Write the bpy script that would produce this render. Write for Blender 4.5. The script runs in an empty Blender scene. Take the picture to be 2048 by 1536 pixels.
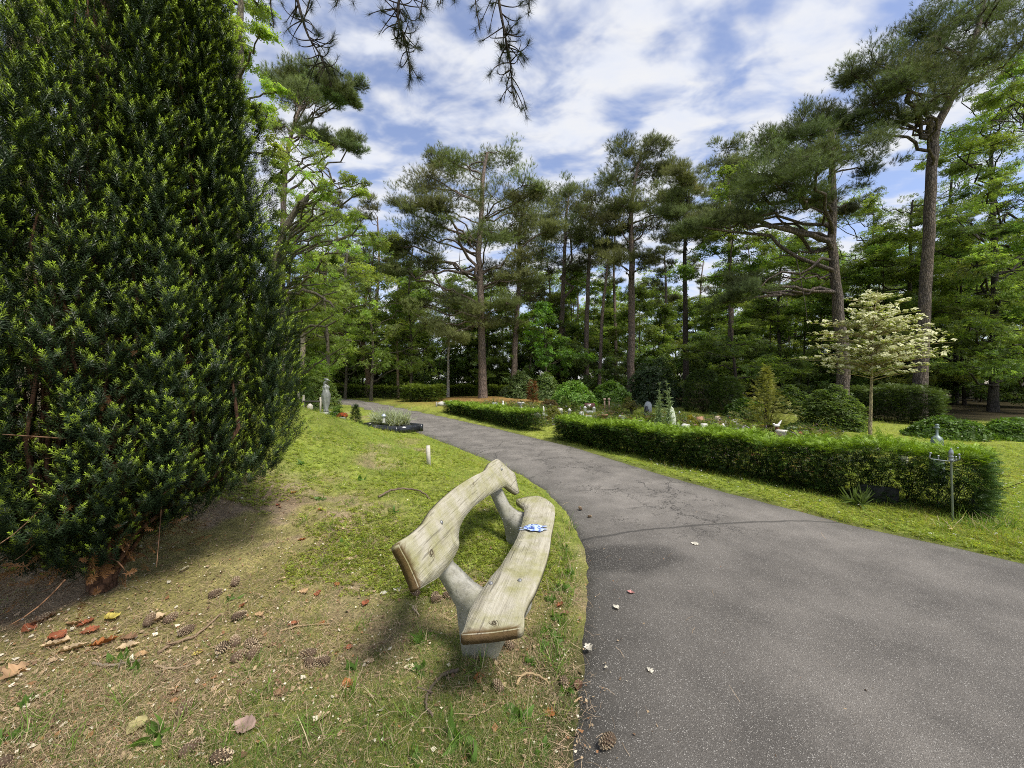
import bpy, bmesh, math, random
import numpy as np
from mathutils import Vector, Matrix
sc = bpy.context.scene
COL = sc.collection
# ---------------------------------------------------------------- camera, sky, sun, exposure
F = 769.0; CX, CY = 1024.0, 768.0; EYE = 1.5
cam_data = bpy.data.cameras.new('camera'); cam = bpy.data.objects.new('camera', cam_data); COL.objects.link(cam)
cam.location = (0, 0, EYE); cam.rotation_euler = (math.radians(90), 0, 0)
cam_data.sensor_width = 36; cam_data.lens = 36 * F / 2048; cam_data.clip_start = .05; cam_data.clip_end = 2000
sc.camera = cam
SUN_EL, SUN_AZ = math.radians(57), math.radians(132)      # azimuth measured from +Y (view axis) towards +X
sun_data = bpy.data.lights.new('sun', 'SUN'); sun_data.energy = 2.3; sun_data.angle = math.radians(17); sun_data.color = (1, .95, .86)
sun = bpy.data.objects.new('sun', sun_data); COL.objects.link(sun)
sdir = Vector((math.sin(SUN_AZ) * math.cos(SUN_EL), math.cos(SUN_AZ) * math.cos(SUN_EL), math.sin(SUN_EL)))
sun.rotation_euler = sdir.to_track_quat('Z', 'Y').to_euler(); sun.location = (30, 20, 40)
world = bpy.data.worlds.new('World'); sc.world = world; world.use_nodes = True
def build_world():
    nt = world.node_tree; N = nt.nodes; L = nt.links; N.clear()
    out = N.new('ShaderNodeOutputWorld'); bg = N.new('ShaderNodeBackground')
    sky = N.new('ShaderNodeTexSky'); sky.sky_type = 'NISHITA'; sky.sun_disc = False
    sky.sun_elevation = SUN_EL; sky.sun_rotation = SUN_AZ; sky.air_density = 1.0; sky.dust_density = .6; sky.ozone_density = 2.2
    tc = N.new('ShaderNodeTexCoord'); sep = N.new('ShaderNodeSeparateXYZ'); L.new(tc.outputs['Generated'], sep.inputs[0])
    def m(op, a, b=None, c=None):
        n = N.new('ShaderNodeMath'); n.operation = op
        for i, v in enumerate((a, b, c)):
            if v is None: continue
            if hasattr(v, 'node'): L.new(v, n.inputs[i])
            else: n.inputs[i].default_value = v
        return n.outputs[0]
    zz = m('ADD', m('MAXIMUM', sep.outputs[2], 0.0), .22)
    u = m('DIVIDE', sep.outputs[0], zz); v = m('DIVIDE', sep.outputs[1], zz)
    cb = N.new('ShaderNodeCombineXYZ'); L.new(u, cb.inputs[0]); L.new(v, cb.inputs[1])
    def noise(scale, detail, rough, dist, rot=0, sx=1, sy=1, off=(0, 0, 0)):
        mp = N.new('ShaderNodeMapping'); mp.inputs['Rotation'].default_value = (0, 0, rot); mp.inputs['Scale'].default_value = (sx, sy, 1); mp.inputs['Location'].default_value = off
        L.new(cb.outputs[0], mp.inputs[0])
        n = N.new('ShaderNodeTexNoise'); n.inputs['Scale'].default_value = scale; n.inputs['Detail'].default_value = detail
        n.inputs['Roughness'].default_value = rough; n.inputs['Distortion'].default_value = dist
        L.new(mp.outputs[0], n.inputs['Vector']); return n.outputs[0]
    a = noise(1.1, 3, .5, .2, off=(4.6, .4, 0)); b = noise(7.5, 4, .5, .3, rot=.6, sx=.8, sy=1.2, off=(7, 2, 0)); c = noise(14, 5, .55, .3, rot=.6, sx=.7, sy=1.2)
    s = m('ADD', m('ADD', m('MULTIPLY', a, .42), m('MULTIPLY', b, .72)), m('MULTIPLY', c, .16))
    # thinner cover towards +x
    s = m('SUBTRACT', s, m('MULTIPLY', u, .025))
    rp = N.new('ShaderNodeValToRGB'); L.new(s, rp.inputs[0]); e = rp.color_ramp
    e.interpolation = 'EASE'
    e.elements[0].position = .52; e.elements[0].color = (.12, .12, .12, 1); e.elements[1].position = .75; e.elements[1].color = (1, 1, 1, 1)
    # cloud colour: white, a little lilac grey where thick
    rc = N.new('ShaderNodeValToRGB'); L.new(c, rc.inputs[0])
    rc.color_ramp.elements[0].position = .3; rc.color_ramp.elements[0].color = (3.6, 3.8, 4.3, 1)
    rc.color_ramp.elements[1].position = .7; rc.color_ramp.elements[1].color = (4.0, 4.05, 4.2, 1)
    tintm = N.new('ShaderNodeMix'); tintm.data_type = 'RGBA'; tintm.blend_type = 'MULTIPLY'; tintm.inputs[0].default_value = 1
    L.new(sky.outputs[0], tintm.inputs[6]); tintm.inputs[7].default_value = (1.0, .91, .97, 1)
    mx = N.new('ShaderNodeMix'); mx.data_type = 'RGBA'; L.new(rp.outputs[0], mx.inputs[0]); L.new(tintm.outputs[2], mx.inputs[6]); L.new(rc.outputs[0], mx.inputs[7])
    L.new(mx.outputs[2], bg.inputs[0]); bg.inputs[1].default_value = .1
    L.new(bg.outputs[0], out.inputs[0])
build_world()
sc.view_settings.view_transform = 'Standard'; sc.view_settings.look = 'None'; sc.view_settings.gamma = 1; sc.view_settings.use_curve_mapping = False
sc.view_settings.exposure = 1.15
sc.cycles.max_bounces = 6; sc.cycles.diffuse_bounces = 3; sc.cycles.glossy_bounces = 2; sc.cycles.transmission_bounces = 4; sc.cycles.transparent_max_bounces = 4
sc.cycles.caustics_reflective = False; sc.cycles.caustics_refractive = False; sc.cycles.sample_clamp_indirect = 4
sc.cycles.use_denoising = False; sc.cycles.pixel_filter_type = 'BLACKMAN_HARRIS'; sc.cycles.filter_width = .95
# ---------------------------------------------------------------- helpers
def ss(a, b, x):
    t = np.clip((np.asarray(x, float) - a) / (b - a), 0, 1); return t * t * (3 - 2 * t)
def rngf(seed): return np.random.default_rng(seed)
def unit(v): v = np.asarray(v, float); return v / np.maximum(np.linalg.norm(v, axis=-1, keepdims=True), 1e-9)
class MB:
    """collects vertices and faces as arrays, links them as ONE mesh"""
    def __init__(s): s.v = []; s.c = []; s.f = {3: [], 4: []}; s.n = 0
    def add(s, v, f, c):
        v = np.asarray(v, float).reshape(-1, 3); f = np.asarray(f, int); c = np.asarray(c, float)
        if c.ndim == 1: c = np.broadcast_to(c, (len(v), 3))
        s.v.append(v); s.c.append(c); s.f[f.shape[1]].append(f + s.n); s.n += len(v)
    def poly(s, bm, c):
        """append a bmesh (triangulated)"""
        bmesh.ops.triangulate(bm, faces=bm.faces[:]); bm.verts.index_update()
        s.add([v.co[:] for v in bm.verts], [[l.index for l in f.verts] for f in bm.faces], c); bm.free()
    def build(s, name, mat, parent=None, smooth=False):
        v = np.concatenate(s.v); c = np.concatenate(s.c)
        off = np.zeros(3)
        if parent is not None:
            p = parent
            while p is not None: off = off + np.array(p.location); p = p.parent
        v = v - off
        q = np.concatenate(s.f[4]) if s.f[4] else np.zeros((0, 4), int); t = np.concatenate(s.f[3]) if s.f[3] else np.zeros((0, 3), int)
        me = bpy.data.meshes.new(name); me.vertices.add(len(v)); me.vertices.foreach_set('co', v.astype(np.float32).ravel())
        nl = q.size + t.size; me.loops.add(nl); me.loops.foreach_set('vertex_index', np.concatenate([q.ravel(), t.ravel()]).astype(np.int32))
        me.polygons.add(len(q) + len(t))
        st = np.concatenate([np.arange(len(q)) * 4, q.size + np.arange(len(t)) * 3]).astype(np.int32)
        me.polygons.foreach_set('loop_start', st)
        if smooth: me.polygons.foreach_set('use_smooth', np.ones(len(st), bool))
        me.update(calc_edges=True)
        a = me.attributes.new('Col', 'FLOAT_COLOR', 'POINT')
        a.data.foreach_set('color', np.concatenate([c, np.ones((len(c), 1))], 1).astype(np.float32).ravel())
        me.materials.append(mat)
        o = bpy.data.objects.new(name, me); COL.objects.link(o)
        if parent is not None: o.parent = parent
        return o
def tag(o, label=None, cat=None, group=None, kind=None):
    if label: o['label'] = label
    if cat: o['category'] = cat
    if group: o['group'] = group
    if kind: o['kind'] = kind
    return o
def thing(name, label, cat, loc=(0, 0, 0), group=None):
    o = bpy.data.objects.new(name, None); COL.objects.link(o); o.location = [float(x) for x in loc]; o.empty_display_size = .2
    return tag(o, label, cat, group)
def dup(root, loc, rz=0, s=1, label=None, group=None):
    r = root.copy(); COL.objects.link(r); r.location = [float(x) for x in loc]; r.rotation_euler = (0, 0, rz); r.scale = (s, s, s) if not hasattr(s, '__len__') else s
    if label: r['label'] = label
    if group: r['group'] = group
    for ch in list(root.children):
        c = ch.copy(); COL.objects.link(c); c.parent = r
        for g in list(ch.children):
            d = g.copy(); COL.objects.link(d); d.parent = c
    return r
def frames(z, roll):
    z = unit(z); ref = np.where(np.abs(z[:, 2:3]) < .95, np.array([[0, 0, 1.]]), np.array([[1., 0, 0]]))
    x = unit(np.cross(ref, z)); y = np.cross(z, x); c, s = np.cos(roll)[:, None], np.sin(roll)[:, None]
    return x * c + y * s, y * c - x * s, z
def scatter(mb, T, pos, z, scale, col, rng, roll=None):
    """copies of a small leaf template T at pos, template z axis along z"""
    n = len(pos)
    if n == 0: return
    X, Y, Z = frames(z, rng.uniform(0, 2 * np.pi, n) if roll is None else roll)
    tv, tf, tcm = T; scale = np.broadcast_to(np.asarray(scale, float), (n,))[:, None, None]
    V = pos[:, None, :] + scale * (tv[None, :, 0:1] * X[:, None] + tv[None, :, 1:2] * Y[:, None] + tv[None, :, 2:3] * Z[:, None])
    Fc = (tf[None] + (np.arange(n) * len(tv))[:, None, None]).reshape(-1, tf.shape[1])
    col = np.broadcast_to(np.asarray(col, float), (n, 3))
    C = np.broadcast_to(col[:, None, :] * tcm[None], (n, len(tv), 3)).reshape(-1, 3)
    mb.add(V.reshape(-1, 3), Fc, C)
def tube(mb, pts, rad, col, sides=7, wob=0, rng=None, cap=True):
    p = np.asarray(pts, float); n = len(p); rad = np.broadcast_to(np.asarray(rad, float), (n,))
    t = np.gradient(p, axis=0); t = unit(t); ref = np.array([0, 0, 1.]) if abs(t[0, 2]) < .8 else np.array([1., 0, 0])
    x = unit(np.cross(ref, t)); y = np.cross(t, x)
    a = np.arange(sides) * 2 * np.pi / sides
    r = rad[:, None] * (1 + (wob * rng.normal(size=(n, sides)) if wob else 0))
    v = p[:, None] + r[..., None] * (np.cos(a)[None, :, None] * x[:, None] + np.sin(a)[None, :, None] * y[:, None])
    i = np.arange(n - 1)[:, None] * sides; j = np.arange(sides)[None]; k = (j + 1) % sides
    f = np.stack([i + j, i + k, i + sides + k, i + sides + j], -1).reshape(-1, 4)
    c = np.asarray(col, float)
    mb.add(v.reshape(-1, 3), f, c if c.ndim == 1 else np.repeat(c, sides, 0))
    if cap:
        for e, idx in ((0, 0), (n - 1, (n - 1) * sides)):
            vv = np.concatenate([v[e], p[e:e + 1]]); ff = [[s_, (s_ + 1) % sides, sides] if e else [(s_ + 1) % sides, s_, sides] for s_ in range(sides)]
            mb.add(vv, ff, c if c.ndim == 1 else c[e])
def bez(a, m, b, n):
    t = np.linspace(0, 1, n)[:, None]; return (1 - t) ** 2 * np.asarray(a) + 2 * t * (1 - t) * np.asarray(m) + t * t * np.asarray(b)
def spline(pts, n):
    """Catmull-Rom through points"""
    p = np.asarray(pts, float); p = np.concatenate([[2 * p[0] - p[1]], p, [2 * p[-1] - p[-2]]]); m = len(p) - 3
    u = np.linspace(0, m - 1e-6, n); i = u.astype(int); t = (u - i)[:, None]
    a, b, c, d = p[i], p[i + 1], p[i + 2], p[i + 3]
    return .5 * (2 * b + (c - a) * t + (2 * a - 5 * b + 4 * c - d) * t * t + (3 * b - a - 3 * c + d) * t ** 3)
def boxv(mb, c, size, col, rz=0, tilt=(0, 0), bev=.006, jit=0, rng=None):
    bm = bmesh.new(); bmesh.ops.create_cube(bm, size=1)
    for v in bm.verts:
        v.co = Vector((v.co.x * size[0], v.co.y * size[1], v.co.z * size[2]))
        if jit: v.co += Vector(rng.normal(size=3) * jit)
    if bev: bmesh.ops.bevel(bm, geom=bm.edges[:], offset=bev, segments=2, affect='EDGES', clamp_overlap=True)
    M = Matrix.Translation(Vector([float(x) for x in c])) @ Matrix.Rotation(rz, 4, 'Z') @ Matrix.Rotation(tilt[0], 4, 'X') @ Matrix.Rotation(tilt[1], 4, 'Y')
    bm.transform(M); mb.poly(bm, col)
def lathe(mb, c, prof, col, n=20, sx=1, sy=1, twist=0, lobes=0, amp=0):
    """prof: list of (r, z)"""
    pr = np.asarray(prof, float); a = np.arange(n) * 2 * np.pi / n
    zz = pr[:, 1]; tw = twist * (zz - zz[0]) / max(zz[-1] - zz[0], 1e-6)
    r = pr[:, :1] * (1 + amp * np.cos(lobes * (a[None] + tw[:, None])))
    v = np.stack([c[0] + sx * r * np.cos(a), c[1] + sy * r * np.sin(a), np.broadcast_to(c[2] + zz[:, None], r.shape)], -1)
    m = len(pr); i = np.arange(m - 1)[:, None] * n; j = np.arange(n)[None]; k = (j + 1) % n
    mb.add(v.reshape(-1, 3), np.stack([i + j, i + k, i + n + k, i + n + j], -1).reshape(-1, 4), col)
def blob(mb, c, R, col, rng, jit=.12, sub=2):
    bm = bmesh.new(); bmesh.ops.create_icosphere(bm, subdivisions=sub, radius=1)
    for v in bm.verts:
        k = 1 + jit * rng.normal() * .6
        v.co = Vector((c[0] + v.co.x * R[0] * k, c[1] + v.co.y * R[1] * k, c[2] + v.co.z * R[2] * k))
    mb.poly(bm, col)
# ---------------------------------------------------------------- terrain
LE = np.array([[.1, -30], [.1, -5], [.12, .5], [.18, 1.5], [.27, 1.79], [.34, 2.12], [.44, 2.51], [.56, 3.14], [.62, 3.64], [.61, 4.4], [.46, 5.32], [.13, 6.34], [-.65, 7.85], [-1.5, 9.33], [-2.18, 10.41], [-3.01, 11.7], [-4.17, 13.64], [-5.85, 16.54], [-7.52, 18.82], [-9.57, 21.02], [-11.41, 23.5], [-13.8, 26], [-18, 29.5]])
RE = np.array([[7, -30], [6, -5], [5.2, .5], [4.75, 2.2], [4.35, 3.1], [3.98, 3.6], [3.55, 4.14], [3.4, 4.47], [3.09, 5.06], [2.71, 5.8], [2.4, 6.5], [1.48, 9.05], [-.38, 12.1], [-2.45, 15.0], [-3.9, 16.91], [-5.83, 19.4], [-7.9, 22.0], [-10.37, 24.93], [-12.71, 27.4], [-14.2, 29.5], [-15, 31]])
def xl(y): return np.interp(y, LE[:, 1], LE[:, 0])
def xr(y): return np.interp(y, RE[:, 1], RE[:, 0])
def wav(x, y, s, ph=0): return np.sin(x * s + ph) * np.cos(y * s * .9 + 1.3 * ph + .5) + .5 * np.sin(x * s * 2.3 + y * s * 1.7 + ph)
def path_in(x, y):
    """signed lateral distance into the path (positive inside)"""
    return np.minimum(x - xl(y), xr(y) - x) * np.where(y < 29.4, 1, -1)
def H(x, y):
    x = np.asarray(x, float); y = np.asarray(y, float)
    zb = .5 * ss(8, 26, y)
    dl = xl(y) - x
    b = .2 * ss(.08, 1., dl) * ss(2.2, 3.8, y) * (1 - ss(12, 20, y))
    m = .98 * np.exp(-((x + 4.2) / 1.35) ** 2 / 2 - ((y - 5.8) / 2.05) ** 2 / 2) * ss(0, 1.2, dl)
    # bed with the tall pine lies a little higher
    g = .16 * np.exp(-((x + 1.5) / 4.) ** 2 - ((y - 24) / 5.) ** 2)
    ins = path_in(x, y)
    rough = (.022 * wav(x, y, 2.3) + .012 * wav(x, y, 6.1, 2)) * ss(0, .5, -ins)
    edge = .028 * ss(.0, .14, -ins) - .012 * ss(0, .1, ins)
    return zb + b + m + g + rough + edge
def Pw(px, py, d): return np.array([(px - CX) / F * d, d, EYE - (py - CY) / F * d])
def G(px, py, dmax=40):
    """where the sight line through a pixel of the photograph meets the ground"""
    d = np.arange(1.0, dmax, .01); x = (px - CX) / F * d; z = EYE - (py - CY) / F * d
    hit = np.nonzero(z <= H(x, d))[0]
    i = hit[0] if len(hit) else len(d) - 1
    return np.array([x[i], d[i], float(H(x[i], d[i]))])
def gz(x, y): return float(H(x, y))
# ---------------------------------------------------------------- materials
class NT:
    def __init__(s, name):
        s.m = bpy.data.materials.new(name); s.m.use_nodes = True; s.t = s.m.node_tree; s.N = s.t.nodes; s.L = s.t.links
        s.b = s.N['Principled BSDF']; s.out = s.N['Material Output']
    def n(s, ty, **k):
        o = s.N.new(ty)
        for a, v in k.items(): setattr(o, a, v)
        return o
    def lk(s, a, b): s.L.new(a, b)
    def setv(s, sock, v):
        if hasattr(v, 'node'): s.L.new(v, sock)
        else: sock.default_value = v
    def math(s, op, a, b=0, c=0):
        o = s.n('ShaderNodeMath', operation=op)
        for i, v in enumerate((a, b, c)): s.setv(o.inputs[i], v)
        return o.outputs[0]
    def attr(s): return s.n('ShaderNodeAttribute', attribute_name='Col').outputs['Color']
    def pos(s): return s.n('ShaderNodeNewGeometry').outputs['Position']
    def obj(s): return s.n('ShaderNodeTexCoord').outputs['Object']
    def mapv(s, v, scale=(1, 1, 1), rot=(0, 0, 0), loc=(0, 0, 0)):
        o = s.n('ShaderNodeMapping'); s.lk(v, o.inputs[0]); o.inputs['Scale'].default_value = scale; o.inputs['Rotation'].default_value = rot; o.inputs['Location'].default_value = loc
        return o.outputs[0]
    def noise(s, v, scale, detail=4, rough=.55, dist=0):
        o = s.n('ShaderNodeTexNoise'); s.lk(v, o.inputs['Vector']); o.inputs['Scale'].default_value = scale; o.inputs['Detail'].default_value = detail
        o.inputs['Roughness'].default_value = rough; o.inputs['Distortion'].default_value = dist; return o.outputs[0]
    def voro(s, v, scale, feature='F1', rnd=1):
        o = s.n('ShaderNodeTexVoronoi', feature=feature); s.lk(v, o.inputs['Vector']); o.inputs['Scale'].default_value = scale; o.inputs['Randomness'].default_value = rnd; return o
    def ramp(s, v, stops, interp='LINEAR'):
        o = s.n('ShaderNodeValToRGB'); s.lk(v, o.inputs[0]); e = o.color_ramp; e.interpolation = interp
        while len(e.elements) < len(stops): e.elements.new(.5)
        for el, (p, c) in zip(e.elements, stops): el.position = p; el.color = (*c, 1) if hasattr(c, '__len__') else (c, c, c, 1)
        return o.outputs[0]
    def mix(s, f, a, b, bt='MIX'):
        o = s.n('ShaderNodeMix', data_type='RGBA', blend_type=bt); s.setv(o.inputs[0], f)
        for i, v in ((6, a), (7, b)): s.setv(o.inputs[i], v if hasattr(v, 'node') else (*v, 1) if hasattr(v, '__len__') else (v, v, v, 1))
        return o.outputs[2]
    def bump(s, h, strength=.5, dist=.01):
        o = s.n('ShaderNodeBump'); s.lk(h, o.inputs['Height']); o.inputs['Strength'].default_value = strength; o.inputs['Distance'].default_value = dist; s.lk(o.outputs[0], s.b.inputs['Normal'])
    def fin(s, col, rough=.8, spec=.3):
        s.setv(s.b.inputs['Base Color'], col if hasattr(col, 'node') else (*col, 1)); s.setv(s.b.inputs['Roughness'], rough); s.b.inputs['Specular IOR Level'].default_value = spec
        return s.m
def leaf_mat(name, trans=.35, rough=.5, spec=.35, tcol=(1.5, 1.55, .6)):
    t = NT(name); c = t.attr(); t.fin(c, rough, spec)
    tr = t.n('ShaderNodeBsdfTranslucent'); t.lk(t.mix(1, c, tcol, 'MULTIPLY'), tr.inputs[0])
    mx = t.n('ShaderNodeMixShader'); mx.inputs[0].default_value = trans
    t.lk(t.b.outputs[0], mx.inputs[1]); t.lk(tr.outputs[0], mx.inputs[2]); t.lk(mx.outputs[0], t.out.inputs[0]); return t.m
M_LEAF = leaf_mat('broad_leaf', .5); M_NEEDLE = leaf_mat('pine_needle', .28, .6, .18, (1.3, 1.3, .7)); M_YEW = leaf_mat('yew_needle', .2, .48, .3, (1.4, 1.4, .5)); M_SHOOT = leaf_mat('yew_shoot', .16, .42, .32, (1.4, 1.4, .5))
M_GRASS = leaf_mat('grass_blade', .35, .6, .25); M_DRY = leaf_mat('dry_leaf', .15, .7, .2, (1.2, 1, .7)); M_PETAL = leaf_mat('petal', .3, .6, .2, (1, 1, .9))
M_LAUREL = leaf_mat('glossy_leaf', .35, .45, .35)
def bark_mat(name, vs=9, zs=2.2, depth=.02, stren=.8):
    t = NT(name); o = t.obj(); w = t.noise(o, 3, 3)
    wv = t.n('ShaderNodeVectorMath', operation='MULTIPLY_ADD'); nz = t.n('ShaderNodeTexNoise'); t.lk(o, nz.inputs['Vector']); nz.inputs['Scale'].default_value = 9; nz.inputs['Detail'].default_value = 5; t.lk(nz.outputs['Color'], wv.inputs[0]); wv.inputs[1].default_value = (.12, .12, .25); t.lk(o, wv.inputs[2])
    v = t.voro(t.mapv(wv.outputs[0], (vs, vs, zs)), 1.0, 'DISTANCE_TO_EDGE').outputs['Distance']
    v2 = t.noise(t.mapv(o, (vs * 2.5, vs * 2.5, zs * 1.2)), 1.0, 6, .7)
    h = t.math('ADD', t.math('MULTIPLY', t.math('MINIMUM', v, .25), 3), t.math('MULTIPLY', v2, .7))
    tint = t.ramp(h, [(.25, .28), (.6, .8), (1, 1.35)]); tint2 = t.ramp(w, [(.35, (.85, .85, .9)), (.65, (1.12, 1.05, .98))])
    c = t.mix(1, t.mix(1, t.attr(), tint, 'MULTIPLY'), tint2, 'MULTIPLY')
    t.bump(h, stren, depth); return t.fin(c, .9, .15)
M_PINEBARK = bark_mat('pine_bark', 17, 3.6, .03); M_BARK = bark_mat('smooth_bark', 22, 5, .008, .5)
def plain(name, rough=.8, spec=.25, nscale=30, amp=.35, bump=.3, bdist=.004, metal=0):
    """vertex colour broken up by two noises"""
    t = NT(name); o = t.pos(); n1 = t.noise(o, nscale, 6, .65); n2 = t.noise(o, nscale * .17, 4, .6)
    f = t.ramp(t.math('ADD', t.math('MULTIPLY', n1, .6), t.math('MULTIPLY', n2, .4)), [(.3, 1 - amp), (.7, 1 + amp)])
    t.bump(n1, bump, bdist); t.b.inputs['Metallic'].default_value = metal
    return t.fin(t.mix(1, t.attr(), f, 'MULTIPLY'), rough, spec)
M_STONE = plain('grave_stone', .75, .3, 40, .3); M_POLISH = plain('polished_stone', .16, .5, 60, .15, .05); M_METAL = plain('weathered_metal', .45, .5, 50, .25, .15, .002, .7)
M_BRONZE = plain('bronze', .5, .5, 25, .4, .25, .004, .25); M_CONE = plain('cone_scale', .8, .2, 120, .35); M_CLOTH = plain('cloth', .8, .2, 180, .2); M_CERAMIC = plain('ceramic', .3, .5, 20, .1, .05)
M_STICK = plain('stick_bark', .9, .15, 90, .4); M_TIMBER = plain('garden_timber', .85, .2, 50, .35)
# ---------------------------------------------------------------- ground: one sheet to the horizon
def axis(lo, hi, a, b, fine):
    x = list(np.arange(a, b + 1e-6, fine)); s = fine
    while x[-1] < hi: s *= 1.18; x.append(x[-1] + s)
    s = fine
    while x[0] > lo: s *= 1.18; x.insert(0, x[0] - s)
    return np.array(x)
def wn(x, y, s, seed):
    """smooth value noise on a lattice, numpy"""
    r = rngf(seed).random((64, 64)); u, v = np.asarray(x) * s, np.asarray(y) * s; i, j = np.floor(u).astype(int), np.floor(v).astype(int); a, b = u - i, v - j
    a, b = a * a * (3 - 2 * a), b * b * (3 - 2 * b); g = lambda p, q: r[p % 64, q % 64]
    return (g(i, j) * (1 - a) + g(i + 1, j) * a) * (1 - b) + (g(i, j + 1) * (1 - a) + g(i + 1, j + 1) * a) * b
def fbm(x, y, s, seed): return (wn(x, y, s, seed) + .5 * wn(x, y, s * 2.1, seed + 1) + .25 * wn(x, y, s * 4.3, seed + 2)) / 1.75
def zones(x, y):
    """weights 0..1: litter (needles and bare earth), moss (bank), lawn, wood floor, bare soil"""
    ins = path_in(x, y); left = x < xl(y) + .2
    n = fbm(x, y, .9, 5); n2 = fbm(x, y, 2.6, 9)
    yb = np.interp(x, [-60, -14, -6, 1, 5, 10, 14, 20, 60], [25, 26, 29, 27, 21, 15.5, 13, 12.3, 12])
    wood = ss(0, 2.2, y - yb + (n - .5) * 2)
    yewd = np.hypot(x + 2.6, (y - 2.46))
    fore = np.where(left, ss(4.6, 3.3, y + (n - .5) * 2.4 - .35 * (x + .5)), 0)
    band = .1 + .9 * ss(1.5, 2.1, y - .2 * x * 0) * ss(3.9, 2.7, y); litter = np.clip(np.maximum(np.maximum(fore * band * (-.3 + 1.6 * n2), np.where(left, .75 * ss(.62, .8, fbm(x, y, 1.5, 83)), 0)), np.where(left, ss(2.1, 1.2, yewd + (n2 - .5) * .9), 0)), 0, 1)
    soil = np.where(left, ss(.5, .1, -ins + (n2 - .5) * .6) * ss(2.7, 1.9, y) * .8, ss(.2, 0, -ins + (n2 - .5) * .2) * .5)
    pinebank = np.exp(-((x + 1.3) / 5.) ** 2 - ((y - 23.5) / 4.) ** 2) * (ins < -.4)
    return litter, soil, wood, np.clip(pinebank * 1.5, 0, 1), n, n2
def build_ground():
    xs = axis(-260, 260, -7, 7.5, .07); ys = axis(-40, 420, .9, 11, .07)
    X, Y = np.meshgrid(xs, ys); Z = H(X, Y); x, y = X.ravel(), Y.ravel()
    litter, soil, wood, pb, n, n2 = zones(x, y)
    g1, g2 = np.array([.2, .265, .045]), np.array([.29, .31, .065])
    c = g1 + (g2 - g1) * n[:, None]
    c = c * (.7 + .6 * n2[:, None])
    tan = np.array([.42, .33, .215]); brn = np.array([.2, .145, .092]); lit = brn + (tan - brn) * fbm(x, y, 3.5, 21)[:, None]
    moss = np.array([.27, .28, .055])
    lit = np.where((fbm(x, y, 1.7, 33) > .56)[:, None], lit * .45 + moss * .55, lit)
    def mixc(c, k, w): return c * (1 - w[:, None]) + k * w[:, None]
    c = mixc(c, lit, litter); c = mixc(c, np.array([.26, .14, .06]) * (.7 + .6 * n2[:, None]), pb * .85)
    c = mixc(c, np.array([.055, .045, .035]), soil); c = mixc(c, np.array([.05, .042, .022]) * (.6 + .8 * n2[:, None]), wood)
    nx, ny = len(xs), len(ys); i = np.arange(ny - 1)[:, None] * nx; j = np.arange(nx - 1)[None]
    f = np.stack([i + j, i + j + 1, i + nx + j + 1, i + nx + j], -1).reshape(-1, 4)
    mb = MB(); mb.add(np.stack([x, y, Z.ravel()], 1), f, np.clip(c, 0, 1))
    t = NT('turf_and_litter'); p = t.pos(); a = t.noise(p, 9, 7, .7); b = t.noise(p, 55, 6, .75); d = t.noise(t.mapv(p, (1, 1, 1), (0, 0, .5)), 170, 3, .7)
    h = t.math('ADD', t.math('ADD', t.math('MULTIPLY', a, .5), t.math('MULTIPLY', b, .6)), t.math('MULTIPLY', d, .35))
    col = t.mix(1, t.attr(), t.ramp(h, [(.5, (.3, .3, .28)), (.72, (.9, .9, .9)), (.92, (1.9, 1.8, 1.7))]), 'MULTIPLY')
    t.bump(h, .9, .03); t.fin(col, .95, .1)
    tag(mb.build('ground', t.m, smooth=True), 'mossy grass ground with needle litter', None, None, 'structure')
build_ground()
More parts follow.
